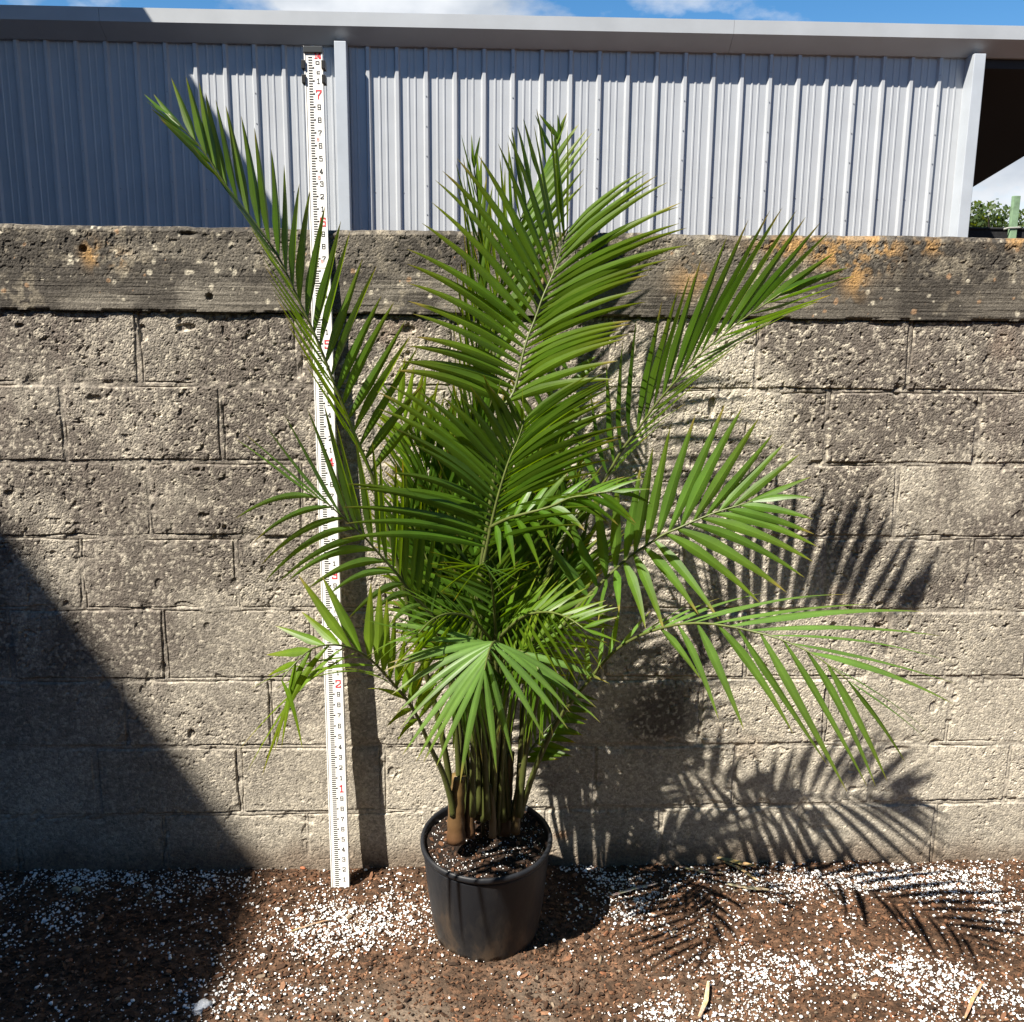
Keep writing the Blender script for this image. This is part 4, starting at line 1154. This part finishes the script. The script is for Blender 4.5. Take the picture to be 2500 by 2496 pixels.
# inner fronds: lower right sprays, back left sprays, deep filler
make_frond([(955, 1290, -.36), (990, 1235, -.38), (1040, 1195, -.40), (1090, 1172, -.42), (1120, 1162, -.43)],
           [(960, 1545, -.31), (950, 1400, -.33)],
           [dict(tips=[(985, 1160), (1050, 1130), (1100, 1130), (1162, 1140), (1180, 1160)], n=12, dy=(.03, 0), arch=.02, twist=.4, w=.8),
            dict(tips=[(1060, 1300), (1110, 1260), (1138, 1228), (1142, 1190), (1180, 1170)], n=12, dy=(-.03, 0), arch=.02, twist=.3, w=.8)],
           tint=1.15, yellow=.25, width=.019)
make_frond([(975, 1260, -.30), (1005, 1190, -.29), (1035, 1125, -.28), (1060, 1075, -.27), (1085, 1030, -.26)],
           [(955, 1545, -.30), (955, 1400, -.30)],
           [dict(tips=[(960, 1130), (990, 1060), (1020, 1000), (1050, 960), (1080, 950)], n=14, dy=(.02, .0), arch=.02, twist=.3),
            dict(tips=[(1110, 1160), (1135, 1090), (1140, 1050), (1135, 1010), (1120, 980)], n=14, dy=(-.04, .0), arch=.05, twist=.3)],
           tint=1.0, yellow=.08, width=.022)
make_frond([(868, 1160, -.22), (845, 1060, -.19), (820, 960, -.165), (795, 880, -.15), (765, 800, -.14), (740, 745, -.13)],
           [(880, 1530, -.25), (880, 1300, -.24)],
           [dict(tips=[(745, 1020), (735, 960), (720, 900), (715, 830), (712, 770), (715, 710)], n=17, dy=(-.02, -.01), arch=.04, twist=.3),
            dict(tips=[(900, 960), (890, 880), (870, 820), (845, 750), (800, 690), (760, 680)], n=17, dy=(-.03, -.01), arch=.04, twist=.3)],
           tint=1.2, yellow=.15, width=.022)
make_frond([(900, 1150, -.20), (930, 1040, -.175), (965, 940, -.155), (1000, 850, -.14), (1040, 770, -.13), (1075, 705, -.12)],
           [(930, 1530, -.25), (905, 1300, -.22)],
           [dict(tips=[(840, 980), (860, 900), (890, 820), (930, 760), (980, 690), (1030, 640)], n=17, dy=(-.03, -.01), arch=.03, twist=.3),
            dict(tips=[(1050, 1020), (1085, 940), (1110, 870), (1130, 800), (1140, 740), (1125, 670)], n=17, dy=(-.03, -.01), arch=.03, twist=.3)],
           tint=.95, yellow=.05, width=.022)
make_frond([(985, 1440, -.24), (1020, 1390, -.22), (1060, 1345, -.20), (1085, 1315, -.19)],
           [(965, 1550, -.28)],
           [dict(tips=[(975, 1330), (1010, 1280), (1050, 1250), (1090, 1250)], n=12, dy=(-.02, 0), arch=.02, twist=.3),
            dict(tips=[(1057, 1435), (1085, 1407), (1110, 1370), (1120, 1320)], n=12, dy=(-.03, 0), arch=.05, twist=.3)],
           tint=.85, yellow=.03, width=.020)
make_frond([(860, 1250, -.27), (830, 1180, -.25), (800, 1110, -.23), (775, 1050, -.215), (750, 1000, -.20)],
           [(875, 1540, -.30), (870, 1380, -.29)],
           [dict(tips=[(760, 1230), (735, 1170), (715, 1100), (700, 1040), (705, 980)], n=14, dy=(-.03, -.01), arch=.05, twist=.3),
            dict(tips=[(890, 1120), (875, 1040), (850, 980), (820, 930), (780, 920)], n=14, dy=(-.02, -.01), arch=.03, twist=.3)],
           tint=.95, yellow=.06, width=.021)
make_frond([(905, 1260, -.33), (895, 1160, -.32), (880, 1070, -.31), (862, 990, -.30), (845, 930, -.29)],
           [(900, 1545, -.32), (908, 1400, -.33)],
           [dict(tips=[(800, 1210), (775, 1130), (765, 1050), (765, 970), (790, 890)], n=15, dy=(-.04, -.01), arch=.05, twist=.3),
            dict(tips=[(985, 1150), (980, 1060), (960, 980), (930, 910), (880, 860)], n=15, dy=(-.03, -.01), arch=.04, twist=.3)],
           tint=.9, yellow=.04, width=.021)
make_frond([(945, 1280, -.27), (965, 1180, -.25), (990, 1080, -.235), (1010, 1000, -.22), (1030, 930, -.21)],
           [(940, 1545, -.29), (940, 1400, -.28)],
           [dict(tips=[(880, 1150), (895, 1060), (915, 980), (950, 910), (1000, 860)], n=15, dy=(-.03, -.01), arch=.03, twist=.3),
            dict(tips=[(1070, 1200), (1095, 1110), (1110, 1030), (1105, 960), (1075, 880)], n=15, dy=(-.04, -.01), arch=.05, twist=.3)],
           tint=.9, yellow=.04, width=.021)

# close-packed inner fronds round the middle of the crown, its shade put into their tint
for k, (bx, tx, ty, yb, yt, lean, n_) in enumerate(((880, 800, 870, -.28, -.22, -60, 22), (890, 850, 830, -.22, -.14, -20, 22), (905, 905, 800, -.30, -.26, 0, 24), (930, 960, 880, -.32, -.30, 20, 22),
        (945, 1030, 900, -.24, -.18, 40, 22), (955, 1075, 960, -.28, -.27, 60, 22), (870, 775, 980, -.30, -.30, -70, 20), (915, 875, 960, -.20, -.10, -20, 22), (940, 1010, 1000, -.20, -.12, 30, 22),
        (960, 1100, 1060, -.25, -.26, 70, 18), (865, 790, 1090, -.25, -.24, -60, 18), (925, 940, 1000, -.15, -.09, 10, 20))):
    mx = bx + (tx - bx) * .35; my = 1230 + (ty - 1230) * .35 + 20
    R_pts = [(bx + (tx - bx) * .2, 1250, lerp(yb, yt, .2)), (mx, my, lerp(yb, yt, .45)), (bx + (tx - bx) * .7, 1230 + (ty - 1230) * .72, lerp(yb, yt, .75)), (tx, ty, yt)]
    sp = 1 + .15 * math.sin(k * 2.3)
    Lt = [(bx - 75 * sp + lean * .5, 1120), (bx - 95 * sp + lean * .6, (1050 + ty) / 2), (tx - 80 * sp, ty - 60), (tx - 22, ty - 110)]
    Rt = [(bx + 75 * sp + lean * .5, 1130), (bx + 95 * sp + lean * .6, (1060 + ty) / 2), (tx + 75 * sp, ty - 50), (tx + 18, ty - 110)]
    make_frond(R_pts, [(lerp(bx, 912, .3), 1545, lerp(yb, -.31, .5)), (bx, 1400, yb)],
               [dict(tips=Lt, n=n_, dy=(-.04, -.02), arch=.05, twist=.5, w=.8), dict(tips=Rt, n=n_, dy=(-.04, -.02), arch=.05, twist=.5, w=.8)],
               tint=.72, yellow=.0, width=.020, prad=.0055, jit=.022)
# low sprays at the front of the crown, either side of the fanned frond
make_frond([(925, 1205, -.42), (890, 1168, -.50), (850, 1158, -.58), (815, 1170, -.65), (790, 1195, -.70)],
           [(912, 1550, -.34), (918, 1400, -.34), (925, 1270, -.36)],
           [dict(tips=[(880, 1080), (830, 1075), (770, 1100), (725, 1130), (690, 1165)], n=15, dy=(.02, -.02), arch=.05, twist=.4, w=.75),
            dict(tips=[(905, 1310), (860, 1305), (800, 1300), (740, 1300), (705, 1280), (688, 1232)], n=15, dy=(-.03, -.02), arch=.10, twist=.2, w=.8)],
           tint=1.0, yellow=.08, width=.020, cool=.15)
make_frond([(945, 1200, -.42), (985, 1165, -.50), (1030, 1155, -.58), (1070, 1165, -.64), (1100, 1185, -.68)],
           [(950, 1550, -.33), (945, 1400, -.33), (942, 1270, -.36)],
           [dict(tips=[(985, 1085), (1040, 1080), (1090, 1095), (1135, 1125), (1165, 1160)], n=15, dy=(.02, -.02), arch=.05, twist=.4, w=.75),
            dict(tips=[(985, 1300), (1030, 1290), (1085, 1290), (1130, 1275), (1165, 1225)], n=15, dy=(-.03, -.02), arch=.08, twist=.2, w=.8)],
           tint=1.05, yellow=.16, width=.020)
for (a_, b_, c_, d_, L_, R_) in (((930, 1255, -.42), (905, 1238, -.50), (880, 1262, -.58), (862, 1305, -.63), [(810, 1190), (760, 1230), (765, 1330), (800, 1400), (850, 1430)], [(960, 1330), (950, 1390), (920, 1430), (880, 1440)]),
                               ((950, 1250, -.40), (975, 1228, -.47), (1005, 1245, -.54), (1025, 1285, -.59), [(920, 1350), (945, 1400), (985, 1420), (1020, 1410)], [(1050, 1180), (1090, 1230), (1100, 1300), (1085, 1360), (1050, 1395)])):
    make_frond([a_, b_, c_, d_], [(lerp(a_[0], 930, .5), 1550, -.33), (a_[0], 1400, -.36)],
               [dict(tips=L_, n=14, dy=(-.02, -.02), arch=.08, twist=.2, w=.85), dict(tips=R_, n=14, dy=(-.02, -.02), arch=.08, twist=.2, w=.85)],
               tint=.9, yellow=.05, width=.021, prad=.006)
make_frond([(935, 1190, -.40), (930, 1120, -.47), (922, 1075, -.54), (912, 1060, -.60)],
           [(930, 1550, -.33), (936, 1380, -.34)],
           [dict(tips=[(840, 1140), (815, 1080), (820, 1050), (850, 1130)], n=12, dy=(-.03, -.03), arch=.12, twist=.3, w=.75),
            dict(tips=[(1020, 1150), (1015, 1080), (1000, 1060), (960, 1140)], n=12, dy=(-.03, -.03), arch=.12, twist=.3, w=.75)],
           tint=.85, yellow=.02, width=.020, cool=.2)

# stems: short trunks wrapped in brown leaf sheaths, and thin young ones
def stem(pts, rad, c0, c1):
    pp, _ = resample([at(*q) for q in pts], 14)
    rr_ = [lerp(rad[0], rad[1], i / 13) * (1 + .06 * math.sin(i * 2.1)) for i in range(14)]
    mb = MB(); mb.tube([p + OFF for p in pp], rr_, 12)
    cols = []
    for i in range(14):
        k = i / 13
        cols += [tuple(np.array(c0) * (1 - k) + np.array(c1) * k * rp_.uniform(.85, 1.15))] * 12
    return mesh_obj('stem', mb.v, mb.f, M_RACH, palm, smooth=True, cols=cols)
BR, GN = (.085, .042, .02), (.06, .055, .018)
stem([(861, 1588, -.36), (861, 1530, -.355), (866, 1462, -.35)], (.025, .017), BR, (.13, .085, .03))
stem([(887, 1578, -.345), (887, 1520, -.34), (895, 1440, -.335)], (.014, .010), BR, GN)
stem([(929, 1580, -.35), (930, 1545, -.345), (925, 1480, -.34)], (.010, .007), (.15, .10, .05), GN)
stem([(950, 1572, -.30), (955, 1500, -.30), (962, 1420, -.30)], (.020, .012), (.06, .035, .018), (.08, .06, .02))
stem([(972, 1572, -.33), (976, 1530, -.33), (985, 1440, -.33)], (.012, .008), (.09, .06, .025), GN)
for pts, r_ in (([(868, 1580, -.34), (872, 1440, -.345), (882, 1280, -.34), (890, 1140, -.33)], .006), ([(912, 1575, -.30), (905, 1420, -.29), (898, 1260, -.28)], .005),
                ([(940, 1575, -.33), (945, 1430, -.335), (960, 1290, -.335)], .006), ([(958, 1570, -.29), (962, 1400, -.28), (972, 1240, -.27)], .006)):
    stem(pts, (r_, r_ * .7), (.05, .045, .018), (.05, .065, .018))
